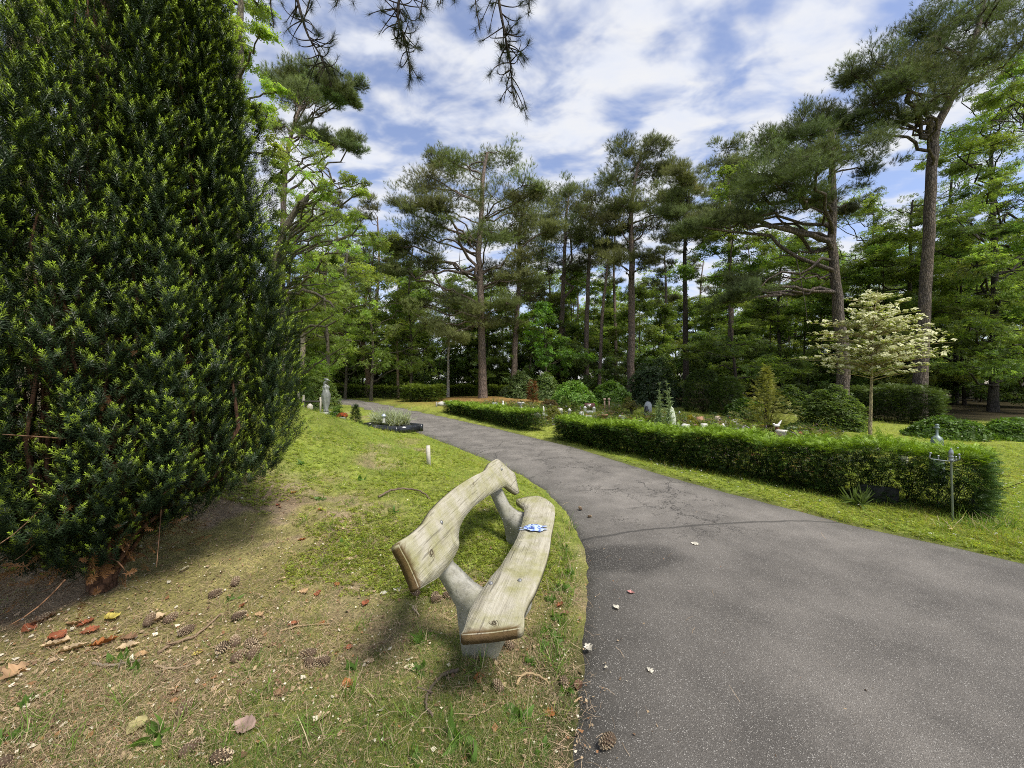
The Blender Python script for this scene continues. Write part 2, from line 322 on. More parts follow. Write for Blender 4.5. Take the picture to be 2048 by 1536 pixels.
# ---------------------------------------------------------------- the asphalt path
def build_path():
    ys = np.concatenate([np.arange(-25, 1, 1.), np.arange(1, 10, .06), np.arange(10, 29.3, .2)]); r = rngf(3); k = 61
    jl = .06 * (fbm(ys, ys * 0, 3.3, 4) - .5) + .06 * (fbm(ys, ys * 0, 11, 8) - .5); jr = .05 * (fbm(ys, ys * 0 + 5, 4, 6) - .5)
    a, b = xl(ys) + jl, xr(ys) + jr; u = np.linspace(0, 1, k)
    X = a[:, None] + (b - a)[:, None] * u; Y = np.repeat(ys[:, None], k, 1); ins = path_in(X, Y)
    zb = .5 * ss(8, 26, Y)
    Z = zb + .012 + .02 * ss(0, .5, np.minimum(X - a[:, None], b[:, None] - X)) - .022 * np.exp(-((X - .98) / .4) ** 2 - ((Y - 3.3) / .33) ** 2)
    Z[:, 0] -= .05; Z[:, -1] -= .05
    i = np.arange(len(ys) - 1)[:, None] * k; j = np.arange(k - 1)[None]
    f = np.stack([i + j, i + j + 1, i + k + j + 1, i + k + j], -1).reshape(-1, 4)
    mb = MB(); c = np.ones((X.size, 3)) * .125
    e = np.minimum(X - a[:, None], b[:, None] - X).ravel(); n = fbm(X.ravel(), Y.ravel(), 1.3, 11)
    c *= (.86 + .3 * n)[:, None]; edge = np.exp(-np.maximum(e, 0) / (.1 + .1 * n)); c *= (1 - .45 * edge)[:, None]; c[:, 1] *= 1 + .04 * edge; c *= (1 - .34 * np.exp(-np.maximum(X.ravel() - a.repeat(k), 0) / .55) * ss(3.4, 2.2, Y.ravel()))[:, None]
    # old wet stain in the hollow next to the bench, with a ragged rim
    x, y = X.ravel(), Y.ravel(); q = np.hypot((x - .97) / .5, (y - 3.3) / .3) + (fbm(x, y, 2.8, 14) - .5) * .9
    c *= (1 - .52 * ss(1.15, .75, q))[:, None]
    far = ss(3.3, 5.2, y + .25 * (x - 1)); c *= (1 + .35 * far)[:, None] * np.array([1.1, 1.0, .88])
    uu = np.tile(u, len(ys)); c *= (1 + .13 * np.exp(-((uu - .3) / .09) ** 2) + .13 * np.exp(-((uu - .72) / .09) ** 2) - .06)[:, None]
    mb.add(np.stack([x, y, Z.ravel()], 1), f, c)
    t = NT('asphalt'); p = t.pos()
    v = t.voro(p, 165); sp = t.n('ShaderNodeSeparateColor'); t.lk(v.outputs['Color'], sp.inputs[0])
    stone = t.math('MULTIPLY', t.ramp(v.outputs['Distance'], [(.22, 1), (.45, 0)]), t.ramp(sp.outputs[0], [(.5, 0), (.85, 1)]))
    v2 = t.voro(p, 78); sp2 = t.n('ShaderNodeSeparateColor'); t.lk(v2.outputs['Color'], sp2.inputs[0])
    stone2 = t.math('MULTIPLY', t.ramp(v2.outputs['Distance'], [(.14, 1), (.3, 0)]), t.ramp(sp2.outputs[1], [(.7, 0), (.9, 1)]))
    fine = t.noise(p, 260, 4, .8); big = t.noise(p, 2.2, 5, .6)
    base = t.mix(1, t.attr(), t.ramp(fine, [(.3, .25), (.5, .85), (.75, 2.0)]), 'MULTIPLY'); base = t.mix(1, base, t.ramp(big, [(.33, .74), (.67, 1.2)]), 'MULTIPLY')
    # crack network in the older far surface, and the seam between the two surfaces
    sx = t.n('ShaderNodeSeparateXYZ'); t.lk(p, sx.inputs[0]); wob = t.noise(p, 3.5, 4, .7)
    pw = t.n('ShaderNodeVectorMath', operation='ADD'); t.lk(p, pw.inputs[0]); t.lk(t.noise(p, 5, 4, .7), pw.inputs[1])
    cr = t.voro(t.mapv(pw.outputs[0], (1, .6, 1)), 2.1, 'DISTANCE_TO_EDGE').outputs['Distance']
    crack = t.math('MULTIPLY', t.ramp(cr, [(.006, 1), (.02, 0)]), t.ramp(t.noise(p, .8, 2), [(.45, 0), (.55, 1)]))
    crack = t.math('MULTIPLY', crack, t.ramp(t.math('MULTIPLY', sx.outputs[1], .1), [(.34, 0), (.42, 1)]))
    sy = t.math('ADD', t.math('ADD', 3.42, t.math('MULTIPLY', sx.outputs[0], .42)), t.math('MULTIPLY', t.math('MULTIPLY', sx.outputs[0], sx.outputs[0]), -.062))
    seam = t.math('ABSOLUTE', t.math('SUBTRACT', t.math('ADD', sx.outputs[1], t.math('MULTIPLY', t.math('SUBTRACT', wob, .5), .09)), sy))
    dark = t.math('MAXIMUM', crack, t.ramp(seam, [(.006, .75), (.03, 0)]))
    col = t.mix(t.math('MULTIPLY', stone, .7), base, (.5, .47, .42)); col = t.mix(t.math('MULTIPLY', stone2, .6), col, (.5, .48, .44)); col = t.mix(t.math('MULTIPLY', dark, .8), col, (.02, .02, .018))
    h = t.math('ADD', t.math('MULTIPLY', fine, .7), t.math('SUBTRACT', stone, t.math('MULTIPLY', dark, 2)))
    t.bump(h, .7, .006); t.fin(col, .82, .35)
    tag(mb.build('path', t.m, smooth=True), 'grey asphalt path with pale stone chips', None, None, 'structure')
build_path()
# ---------------------------------------------------------------- bench
def build_bench():
    def zp(x, y): return (740 + x / 3.0717, 880 + y / 3.0717)     # enlarged-crop reading -> photograph pixel
    t = NT('weathered_oak'); p = t.mapv(t.pos(), (1, 1, 1), (0, 0, .2)); g = t.noise(t.mapv(p, (34, 2.2, 34)), 1, 7, .7, .6); fine = t.noise(t.mapv(p, (160, 7, 160)), 1, 5, .7)
    alg = t.noise(p, 5.5, 5, .65); dirt = t.noise(p, 13, 6, .7)
    wood = t.ramp(t.math('ADD', t.math('MULTIPLY', g, .6), t.math('MULTIPLY', fine, .4)), [(.3, (.24, .215, .16)), (.48, (.4, .37, .285)), (.7, (.54, .51, .42))])
    wood = t.mix(t.ramp(alg, [(.42, 0), (.66, .75)]), wood, (.27, .26, .1)); wood = t.mix(t.ramp(dirt, [(.56, 0), (.74, .5)]), wood, (.12, .105, .07))
    split = t.math('MULTIPLY', t.ramp(t.noise(t.mapv(p, (70, 1.3, 70)), 1, 3, .55, .5), [(.61, 0), (.65, 1)]), .5)
    wood = t.mix(split, wood, (.06, .05, .035))
    c = t.mix(1, wood, t.attr(), 'MULTIPLY'); t.bump(t.math('ADD', g, t.math('MULTIPLY', fine, .5)), .8, .01); t.fin(c, .85, .2); M_OAK = t.m
    t = NT('mossy_concrete'); p = t.pos(); a = t.noise(p, 14, 7, .7); b = t.noise(p, 120, 5, .7); d = t.noise(p, 5, 4, .6)
    c = t.ramp(t.math('ADD', t.math('MULTIPLY', a, .7), t.math('MULTIPLY', b, .3)), [(.33, (.2, .19, .15)), (.5, (.36, .35, .3)), (.68, (.47, .455, .41))])
    c = t.mix(t.ramp(d, [(.42, 0), (.62, .6)]), c, (.22, .215, .13)); c = t.mix(t.ramp(t.noise(p, 38, 5, .7), [(.56, 0), (.66, .6)]), c, (.1, .1, .08)); t.bump(t.math('ADD', a, b), .5, .006); M_CONC = t.fin(c, .9, .2)
    root = thing('park_bench', 'weathered oak plank bench with concrete legs standing beside the asphalt path', 'bench', (.0, 2.6, .05))
    ax = unit(np.array([.175, .985, 0])); bk = np.array([-ax[1], ax[0], 0])
    def plank(name, out, origin, normal, thick, wob):
        n = unit(np.asarray(normal, float)); pts = []
        for q in out:
            px, py = zp(*q); r = np.array([(px - CX) / F, 1, -(py - CY) / F]); o = np.array([0, 0, EYE])
            pts.append(o + r * (np.dot(origin - o, n) / np.dot(r, n)))
        pts = np.array(pts); m = len(pts)
        p2 = spline(np.concatenate([pts, pts[:1]]), m * 4 + 1)[:-1]
        # keep the sawn corners sharp-ish: blend spline with the straight outline
        lin = np.concatenate([pts[i] + (pts[(i + 1) % m] - pts[i]) * np.linspace(0, 1, 4, endpoint=False)[:, None] for i in range(m)])
        p2 = .5 * p2 + .5 * lin
        bm = bmesh.new(); vs = [bm.verts.new(v) for v in p2]; f = bm.faces.new(vs); f.normal_update()
        if f.normal.dot(Vector(n)) < 0: f.normal_flip()
        ret = bmesh.ops.extrude_face_region(bm, geom=[f]); nv = [g for g in ret['geom'] if isinstance(g, bmesh.types.BMVert)]
        bmesh.ops.translate(bm, verts=nv, vec=Vector(-n * thick)); bmesh.ops.recalc_face_normals(bm, faces=bm.faces[:])
        rim = [e for e in bm.edges if len(e.link_faces) == 2 and e.calc_face_angle(0) > .9]
        bmesh.ops.bevel(bm, geom=rim, offset=.007, segments=3, affect='EDGES', clamp_overlap=True)
        bmesh.ops.triangulate(bm, faces=bm.faces[:], ngon_method='BEAUTY')
        for _ in range(4):
            es = [e for e in bm.edges if e.calc_length() > .07]
            if es: bmesh.ops.subdivide_edges(bm, edges=es, cuts=1); bmesh.ops.triangulate(bm, faces=bm.faces[:])
        r = rngf(len(out))
        for v in bm.verts:
            s = np.array(v.co) @ ax; w = np.array(v.co) @ bk
            v.co += Vector(n * float(wob * (math.sin(s * 7.1 + w * 9) + .6 * math.sin(s * 15 + 2 + w * 21))))
        bm.verts.ensure_lookup_table(); bm.verts.index_update(); bm.normal_update()
        end = min(np.array(v.co) @ ax for v in bm.verts)
        col = np.ones((len(bm.verts), 3))
        for v in bm.verts:
            s = np.array(v.co) @ ax; nn = np.array(v.normal)
            if nn @ ax < -.55 and s < end + .16: col[v.index] = (.3, .21, .13)     # bare end grain, tannin brown
            elif nn @ n < .3: col[v.index] = (.8, .76, .66)
        mb = MB(); mb.poly(bm, col); return mb.build(name, M_OAK, root, True), pts
    seat_o = [(555, 1190), (580, 1140), (615, 1030), (680, 920), (745, 830), (800, 770), (850, 690), (900, 600), (930, 520), (950, 440), (943, 400), (895, 362), (960, 345), (1030, 340), (1085, 360), (1135, 408), (1132, 480), (1115, 560), (1105, 640), (1085, 720), (1050, 820), (1010, 910), (975, 970), (948, 1040), (940, 1148), (760, 1180)]
    seat, sp = plank('seat', seat_o, np.array([0, 2, .44]), (0, 0, 1), .052, .0022)
    tl = math.radians(29); u = bk * math.sin(tl) + np.array([0, 0, math.cos(tl)]); axb = unit(np.array([.215, .977, 0])); nb = np.cross(axb, u)
    if nb[0] < 0: nb = -nb
    back_o = [(310, 915), (285, 850), (240, 750), (180, 632), (270, 570), (350, 500), (400, 420), (470, 345), (560, 270), (640, 220), (720, 180), (752, 132), (785, 113), (818, 140), (860, 180), (890, 205), (912, 280), (923, 325), (890, 308), (850, 277), (820, 292), (760, 322), (700, 362), (640, 412), (590, 470), (560, 530), (550, 590), (552, 650), (530, 700), (480, 780), (430, 840), (380, 872)]
    ob = np.array([-.405, 1.70, .594]); back, bp = plank('backrest', back_o, ob, nb, .055, .003)
    prof0 = [(-.262, .0), (-.30, .30), (-.42, .58), (-.44, .65), (-.37, .665), (-.335, .6), (-.29, .51), (-.255, .445), (-.215, .41), (-.17, .386), (.09, .386), (.105, .33), (.055, .25), (-.02, .17), (-.07, .06), (-.085, -.06), (-.26, -.06)]
    def leg(c, dz):
        P = np.array(prof0)
        for q in P:
            if q[1] > .5:
                w3 = np.array([c[0], c[1], q[1]]) - bk * q[0]; dist = (w3 - ob) @ nb; lim = -.052 if q[0] > -.38 else -.15
                if dist > lim: q[0] -= (dist - lim) / abs(nb @ bk)
        P[:, 1] = np.where(P[:, 1] < .1, P[:, 1] + dz, P[:, 1])
        bm = bmesh.new(); w = -bk
        vs = [bm.verts.new(Vector(np.array([c[0], c[1], 0]) + w * q[0] + np.array([0, 0, q[1]]) - ax * .04)) for q in P]
        f = bm.faces.new(vs); ret = bmesh.ops.extrude_face_region(bm, geom=[f])
        bmesh.ops.translate(bm, verts=[g for g in ret['geom'] if isinstance(g, bmesh.types.BMVert)], vec=Vector(ax * .08)); bmesh.ops.recalc_face_normals(bm, faces=bm.faces[:])
        bmesh.ops.bevel(bm, geom=[e for e in bm.edges if len(e.link_faces) == 2 and e.calc_face_angle(0) > 1.2], offset=.008, segments=2, affect='EDGES', clamp_overlap=True)
        mb = MB(); mb.poly(bm, (1, 1, 1)); mb.build('leg', M_CONC, root)
    leg((.0, 2.05), 0); leg((.0 + .178 * 1.27, 2.05 + 1.25), .1)
    # galvanised bolt heads let into the planks
    def bolt(q, o, n, parent):
        px, py = zp(*q); r = np.array([(px - CX) / F, 1, -(py - CY) / F]); e = np.array([0, 0, EYE]); c = e + r * (np.dot(o - e, n) / np.dot(r, n))
        mb = MB(); tube(mb, [c - n * .002, c + n * .006, c + n * .0085], [.011, .011, .008], (.3, .3, .3), 14); mb.build('bolt', M_METAL, parent)
    for q in ((742, 882), (920, 864)): bolt(q, np.array([0, 2, .44]), np.array([0, 0, 1.]), root)
    for q in ((437, 507), (808, 180)): bolt(q, ob, nb, root)
    # knots: sunken dark swirls
    t = NT('knot_wood'); t.fin(t.mix(1, t.attr(), t.ramp(t.noise(t.pos(), 160, 4), [(.3, .5), (.7, 1.4)]), 'MULTIPLY'), .85, .2); MK = t.m
    def knot(q, o, n, s, parent):
        px, py = zp(*q); r = np.array([(px - CX) / F, 1, -(py - CY) / F]); e = np.array([0, 0, EYE]); c = e + r * (np.dot(o - e, n) / np.dot(r, n)) + n * .0035
        X, Y, Z = frames(n[None], np.array([.6])); mb = MB(); a = np.linspace(0, 2 * np.pi, 26)
        for k, (rr, th) in enumerate(((.36, .12), (.66, .05), (1., .045))):
            ar = a[: 26 if k < 1 else 19] + k * 1.9; rad = s * rr * (1 + .13 * np.sin(3 * ar + k))
            pts = c + X[0] * (rad * np.cos(ar))[:, None] * 1.25 + Y[0] * (rad * np.sin(ar))[:, None] * .8
            tube(mb, pts - n * .001, s * th, (.1, .08, .05) if k < 1 else (.19, .16, .1), 5)
        mb.build('knot', MK, parent)
    knot((376, 692), ob, nb, .03, back); knot((632, 268), ob, nb, .02, back); knot((764, 1128), np.array([0, 2, .44]), np.array([0, 0, 1.]), .022, seat)
    # crumpled cloth left on the seat
    r = rngf(8); mb = MB(); n = 26; a = np.linspace(-1, 1, n); A, B = np.meshgrid(a, a)
    c0 = np.array([.113, 2.83, .44]); px, py = zp(1005, 545); d = F * (EYE - .445) / (py - CY); c0 = np.array([(px - CX) / F * d, d, .446])
    zz = .014 + .013 * np.sin(A * 5 + B * 3) * np.cos(B * 6 - A * 2) + .01 * np.sin(A * 11 + 2) * np.sin(B * 9); zz *= np.clip(1.15 - (A ** 2 + B ** 2) * .7, .1, 1)
    X = c0[0] + A * .078 * (1 - .3 * np.cos(B * 3)) + .012 * np.sin(B * 7); Y = c0[1] + B * .06 * (.65 + .35 * np.sin(A * 2.5 + 1)) + .01 * np.sin(A * 9); Z = c0[2] + np.maximum(zz, .004)
    i = np.arange(n - 1)[:, None] * n; j = np.arange(n - 1)[None]; f = np.stack([i + j, i + j + 1, i + n + j + 1, i + n + j], -1).reshape(-1, 4)
    st = (np.sin(A * 13 + B * 4) > .62).ravel()[:, None]; cc = np.where(st, np.array([.06, .11, .38]), np.array([.42, .52, .74]))
    mb.add(np.stack([X, Y, Z], -1).reshape(-1, 3), f, cc)
    tag(mb.build('cloth', M_CLOTH, None, True), 'crumpled blue and white cloth lying on the bench seat', 'cloth')
build_bench()
# ---------------------------------------------------------------- leaf templates
def T_shoot(seed, n=42, ln=.027, w=.0046, L=.11, tipc=True):
    """yew shoot along z: narrow needles spiralling round a stem, the youngest at the tip yellow green"""
    r = rngf(seed); v, f, c = [], [], []
    for k in range(n):
        h = (k + .5) / n; z = L * h; a = k * 2.39996 + r.normal() * .25; el = math.radians(18 + 52 * h ** 2 + r.normal() * 9)
        l = ln * (1.05 - .35 * h ** 3) * r.uniform(.8, 1.15); d = np.array([math.cos(a) * math.cos(el), math.sin(a) * math.cos(el), math.sin(el)]); s = np.array([-math.sin(a), math.cos(a), 0]) * w * .5
        o = np.array([0, 0, z]); droop = np.array([0, 0, -.12 * l]); b = len(v)
        v += [o - s * .5, o + d * l * .55 + s, o + d * l + droop, o + d * l * .55 - s]; f.append([b, b + 1, b + 2, b + 3])
        m = max(0., (h - .55) / .45) ** .9
        c += [np.array([1 + 11 * m, 1 + 8.4 * m, 1 + 1.2 * m])] * 4 if tipc else [np.ones(3)] * 4
    return np.array(v), np.array(f), np.array(c)
def T_tuft(seed, n=15, w=.055, lo=8, hi=72):
    """pine tuft of unit size: thin needles fanning round z"""
    r = rngf(seed); v, f = [], []
    for k in range(n):
        a = k * 2.39996 + r.normal() * .3; el = math.radians(r.uniform(lo, hi)); l = r.uniform(.75, 1.05); z0 = r.uniform(-.25, .35)
        d = np.array([math.cos(a) * math.cos(el), math.sin(a) * math.cos(el), math.sin(el)]); s = np.array([-math.sin(a), math.cos(a), 0]) * w * .5
        o = np.array([0, 0, z0]); b = len(v); v += [o - s, o + s, o + d * l]; f.append([b, b + 1, b + 2])
    return np.array(v), np.array(f), np.ones((len(v), 3))
def T_spray(seed, n=9, ll=.34, lw=.2, flat=.25, span=1.0):
    """broadleaf spray of unit size, leaf faces mostly across z"""
    r = rngf(seed); v, f, c = [], [], []
    for k in range(n):
        t = (k + .5) / n; o = np.array([(t - .5) * span, 0, r.normal() * .05]); sd = (-1) ** k; a = sd * math.radians(r.uniform(35, 75)) + (0 if k < n - 1 else 0)
        d = np.array([math.cos(a), math.sin(a), r.normal() * flat]); d /= np.linalg.norm(d); nrm = unit(np.array([r.normal() * flat, r.normal() * flat, 1])); s = np.cross(nrm, d); l = ll * r.uniform(.75, 1.2); w = lw * r.uniform(.8, 1.15)
        b = len(v); v += [o, o + d * l * .5 + s * w * .5 + nrm * w * .12, o + d * l - nrm * l * .12, o + d * l * .5 - s * w * .5 + nrm * w * .12]; f.append([b, b + 1, b + 2, b + 3]); q = r.uniform(.8, 1.25); c += [np.array([q * r.uniform(.9, 1.1), q, q])] * 4
    return np.array(v), np.array(f), np.array(c)
def T_blade(seed, bend=.35, w=.06):
    r = rngf(seed); a = np.array([[-w / 2, 0, 0], [w / 2, 0, 0], [w * .4, bend * .3, .55], [-w * .4, bend * .3, .55]]); tip = np.array([[-w * .1, bend, .95], [w * .1, bend, .95]])
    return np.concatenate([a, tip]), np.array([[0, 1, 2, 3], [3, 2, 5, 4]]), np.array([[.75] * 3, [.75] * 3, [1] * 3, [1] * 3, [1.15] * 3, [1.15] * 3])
TUFT = [T_tuft(s) for s in range(4)]; SPRAY = [T_spray(s + 10) for s in range(4)]; SHOOT = [T_shoot(s + 30) for s in range(4)]; SHOOTD = [T_shoot(s + 40, tipc=False) for s in range(3)]
BLADE = [T_blade(1, .2), T_blade(2, .5), T_blade(3, .85, .05)]
def multi(mb, Ts, pos, z, scale, col, rng):
    k = rng.integers(0, len(Ts), len(pos)); scale = np.broadcast_to(np.asarray(scale, float), (len(pos),)); col = np.broadcast_to(np.asarray(col, float), (len(pos), 3))
    for i, T in enumerate(Ts):
        s = k == i; scatter(mb, T, pos[s], z[s], scale[s], col[s], rng)
# ---------------------------------------------------------------- the yew
def build_yew():
    r = rngf(77); bx, by = -2.62, 2.46; b0 = gz(bx, by); root = thing('yew_tree', 'tall dark green upright yew with yellow green tips standing on the needle litter', 'yew', (bx, by, b0))
    ft, fd, wd = MB(), MB(), MB()
    P, D, S, C, K = [], [], [], [], []
    ncol = 104
    for k in range(ncol):
        a = k * 2.39996 + r.normal() * .2; rr = math.sqrt((k + .5) / ncol) * 1.0
        ox, oy = math.cos(a) * rr, math.sin(a) * rr
        # lower on the side that leaves the frame, taller towards the path
        fr = ox * .73 - oy * .69
        if fr > 0: ox, oy = ox - .73 * fr * .3, oy + .69 * fr * .3; rr = math.hypot(ox, oy); a = math.atan2(oy, ox)
        side = (ox * .72 + oy * .69)     # along the view's right
        top = float(np.interp(side, [-1, -.4, -.3, -.1, -.04, .08, .16, .6, .78, .95], [2.3, 2.75, 3.9, 3.85, 3.35, 3.35, 4.5, 4.3, 3.6, 2.5])) + r.normal() * .16 - .25 * rr ** 3
        top = max(1.2, 1.5 + (top - 1.5) * float(np.clip((by + oy) / 2.46, .62, 1.2)))
        z0 = .04 + (.12 if side < .3 else .4) * rr + r.random() * .22
        spread = 1.0 + .1 * math.sin(3 * a) + .06 * float(ss(.45, .8, side))
        zz = np.linspace(0, 1, 12); h = zz * top
        rad = rr * spread * (.1 + .9 * ss(0, .85, h)) * (1 - .3 * ss(1.3, 3.6, h))
        lean = .05 * r.normal(size=2)
        pts = np.stack([bx + math.cos(a) * rad + lean[0] * h * .4, by + math.sin(a) * rad + lean[1] * h * .4, b0 + h], 1)
        pts[1:-1, :2] += r.normal(size=(10, 2)) * .025
        tin = pts.copy(); tin[:, :2] += (np.array([bx, by]) - tin[:, :2]) * np.clip(.26 / np.maximum(np.hypot(tin[:, 0] - bx, tin[:, 1] - by), .26), 0, .8)[:, None]
        tube(wd, tin, np.linspace(.014 if rr > .3 else .06, .003, 12), (.11, .062, .04), 6, .15, r)
        # upright shoots packed round each fastigiate branch, dark gaps between the branches
        n = int((top - z0) / .03 * (4.6 if rr > .45 else 1.5)); hh = z0 + (top - z0) * r.random(n) ** .93; al = np.where(r.random(n) < .3, r.uniform(0, 6.283, n), a + r.normal(size=n) * 1.0)
        out = np.stack([np.cos(al), np.sin(al), np.zeros(n)], 1); c = np.stack([np.interp(hh, h, pts[:, i]) for i in range(3)], 1); wd_ = r.uniform(.065, .125); nt = np.clip((top - hh) / .45, .12, 1)
        puff = .6 + .4 * np.sin(hh * r.uniform(14, 20) + r.uniform(0, 6)); q = wd_ * r.random(n) ** .55 * nt * (.55 + .45 * puff)
        P.append(c + out * q[:, None]); D.append(out * r.uniform(.25, .95, (n, 1)) + np.array([math.cos(a) * .15, math.sin(a) * .15, 1.0]) + r.normal(size=(n, 3)) * .16); S.append(r.uniform(.65, 1.1, n))
        K.append(r.random(n) < (.38 + .4 * (q > .55 * wd_) + .3 * (nt < .9))); C.append(np.array([.027, .047, .018]) * r.uniform(.85, 1.2) * r.uniform(.65, 1.4, (n, 1)))
    P, D, S, C, K = map(np.concatenate, (P, D, S, C, K))
    lo = P[:, 2] - b0 < .42; keep = ~(lo & (r.random(len(P)) < .35)); P, D, S, C, K = P[keep], D[keep], S[keep], C[keep], K[keep]
    multi(ft, SHOOT, P[K], D[K], S[K], C[K], r); multi(fd, SHOOTD, P[~K], D[~K], S[~K], C[~K], r)
    # bare inner twigs hanging at the foot, dead needles between the stems
    for k in range(60):
        a = r.uniform(0, 2 * np.pi); q = r.uniform(.05, .5); z = r.uniform(.2, 1.3); s = np.array([bx + math.cos(a) * q, by + math.sin(a) * q, b0 + z]); e = s + np.array([math.cos(a) * .12, math.sin(a) * .12, 0]) + r.normal(size=3) * np.array([.12, .12, .1]) + np.array([0, 0, r.uniform(-.3, .2)])
        tube(wd, bez(s, (s + e) / 2 + r.normal(size=3) * .05, e, 5), [.005, .004, .0035, .003, .002], (.17, .1, .06), 4, cap=False)
    n = 900; a = r.uniform(0, 2 * np.pi, n); q = r.uniform(.05, .5, n); pos = np.stack([bx + np.cos(a) * q, by + np.sin(a) * q, b0 + r.uniform(.1, 1.7, n)], 1)
    scatter(fd, SHOOTD[0], pos, np.stack([np.cos(a), np.sin(a), r.uniform(-.8, .6, n)], 1), r.uniform(.6, 1, n), np.array([.15, .075, .03]) * r.uniform(.6, 1.3, (n, 1)), r)
    wd.build('trunk', M_BARK, root)
    ft.f[4] += [x + ft.n for x in fd.f[4]]; ft.v += fd.v; ft.c += fd.c
    ft.build('crown', M_SHOOT, root)
build_yew()
# ---------------------------------------------------------------- trees
BK_PINE = (.2, .16, .132); BK_DARK = (.06, .05, .042); BK_PALE = (.3, .26, .2); BK_OAK = (.11, .1, .075)
def limb(mb, a, b, r0, r1, r, rise, col, n=8, sides=6, wig=.04):
    a, b = np.asarray(a, float), np.asarray(b, float); L = np.linalg.norm(b - a); m = (a + b) / 2 + np.array([0, 0, rise * L])
    p = bez(a, m, b, n); p[1:-1] += r.normal(size=(n - 2, 3)) * wig * L; tube(mb, p, np.linspace(r0, r1, n), col, sides, cap=False); return p
def fill(mf, mw, r, c, R, n, Ts, size, col, bark, mode, twigs=7, src=None):
    """one foliage mass: points in an ellipsoid with sprays, and twigs reaching into it"""
    c = np.asarray(c, float); R = np.asarray(R, float)
    d = unit(r.normal(size=(n, 3)))
    # sub-masses make the outline uneven
    k = max(4, n // 34); sub = unit(r.normal(size=(k, 3))) * (r.uniform(.2, 1.12, (k, 1)))
    pick = r.integers(0, k, n); loc = sub[pick] + d * (r.random(n) ** .5)[:, None] * np.array([.46, .46, .36])
    if mode == 'pine': loc[:, 2] = np.where(loc[:, 2] < 0, loc[:, 2] * .7, loc[:, 2])
    pos = c + loc * R
    if mode == 'pine': z = unit(loc) * .55 + d * .45 + np.array([0, 0, .75])
    elif mode == 'plate': z = r.normal(size=(n, 3)) * .45 + np.array([0, 0, 1.])
    else: z = unit(loc) * .5 + r.normal(size=(n, 3)) * .5 + np.array([0, 0, .55])
    cv = np.asarray(col) * r.uniform(.8, 1.25) * (r.uniform(.65, 1.35, (k, 1))[pick]) * r.uniform(.65, 1.4, (n, 1)); cv = cv * (1 + r.normal(size=(1, 3)) * .05)
    if mode == 'pine': n = n
    multi(mf, Ts, pos, z, size * r.uniform(.75, 1.2, n), cv, r)
    s0 = c if src is None else src
    for q in sub[:twigs]:
        e = c + q * R * .95; tube(mw, bez(s0, (s0 + e) / 2 + r.normal(size=3) * .12 * R, e, 5), np.linspace(.022, .006, 5) * (R.mean() ** .5), bark, 4, cap=False)
def tree(seed, name, label, cat, base, trunk, r0, clumps, n, size, col, mode='pine', bark=BK_PINE, mat=None, group=None, zlow=None, leafm=None, rtop=.3, flare=1.3, rise=.12, asc=(.15, .55), limbr=.32, extra=(), twigs=7):
    """trunk: world points from base up; clumps: list of (centre, radii)"""
    r = rngf(seed); root = thing(name, label, cat, base, group); mw, mf = MB(), MB()
    trunk = [np.asarray(q, float) for q in trunk]; T = spline(trunk, max(14, 4 * len(trunk))); m = len(T); hz = T[:, 2]; u = np.linspace(0, 1, m)
    rad = r0 * (1 - (1 - rtop) * u) * (1 + (flare - 1) * np.exp(-(hz - hz[0]) / .45)); T = T.copy(); T[0, 2] -= .25
    T[1:-1, :2] += r.normal(size=(m - 2, 2)) * r0 * .08
    bc = np.asarray(bark) * (1 + .25 * (u[:, None] - .4)) if mode == 'pine' else np.broadcast_to(np.asarray(bark), (m, 3))
    tube(mw, T, rad, bc, 14, .05, r)
    zt = hz[-1]; zl = zlow if zlow is not None else hz[0] + .35 * (zt - hz[0])
    for c, R in clumps:
        c = np.asarray(c, float); i = np.argmin(np.abs(hz - c[2])); dh = np.linalg.norm(c[:2] - T[i, :2]); za = np.clip(c[2] - dh * r.uniform(*asc), zl, zt - .05)
        a = np.array([np.interp(za, hz, T[:, q]) for q in range(3)]); ra = np.interp(za, hz, rad)
        L = np.linalg.norm(c - a); rl = min(ra * .5, .01 + .014 * L * (limbr / .32))
        p = limb(mw, a, c, rl, rl * .4, r, rise * r.uniform(-.6, 1.4), np.asarray(bark) * .8, 9, 7, .03)
        fill(mf, mw, r, c, R, n, TUFT if mode == 'pine' else SPRAY, size, col, np.asarray(bark) * .7, mode, twigs)
        if mode == 'pine':
            for q in range(2):      # bare side twigs on the limb
                s = p[r.integers(2, 7)]; e = s + r.normal(size=3) * .35 * L * .5; tube(mw, bez(s, (s + e) / 2 + r.normal(size=3) * .1, e, 5), np.linspace(rl * .3, .004, 5), np.asarray(bark) * .7, 4, cap=False)
    for a, b_, ra in extra: limb(mw, a, b_, ra, ra * .35, r, .06, np.asarray(bark) * .85, 9, 7)
    mw.build('trunk', mat or (M_PINEBARK if mode == 'pine' else M_BARK), root, True)
    if mf.n: mf.build('crown', leafm or (M_NEEDLE if mode == 'pine' else M_LEAF), root)
    return root
def px_clumps(lst, d, depth, seed, flat=.6, back=.6, cx=None, hw=None):
    """foliage masses read from the photograph at distance d, spread through the crown's depth"""
    r = rngf(seed); out = []
    xs = np.array([q[0] for q in lst]); cx = xs.mean() if cx is None else cx; hw = (xs.max() - xs.min()) / 2 + 20 if hw is None else hw
    for q in lst:
        t = min(abs(q[0] - cx) / hw, 1); span = depth * math.sqrt(max(1 - t * t, .06))
        for k in range(1 + (r.random() < back)):
            off = r.uniform(-1, 1) * span; dd = d + off; R = q[2] / F * d * r.uniform(1.05, 1.35)
            out.append((Pw(q[0] + (r.normal() * 12 if k else 0), q[1] + (r.normal() * 12 if k else 0), dd), (R, R, R * flat * r.uniform(.8, 1.2))))
    return out
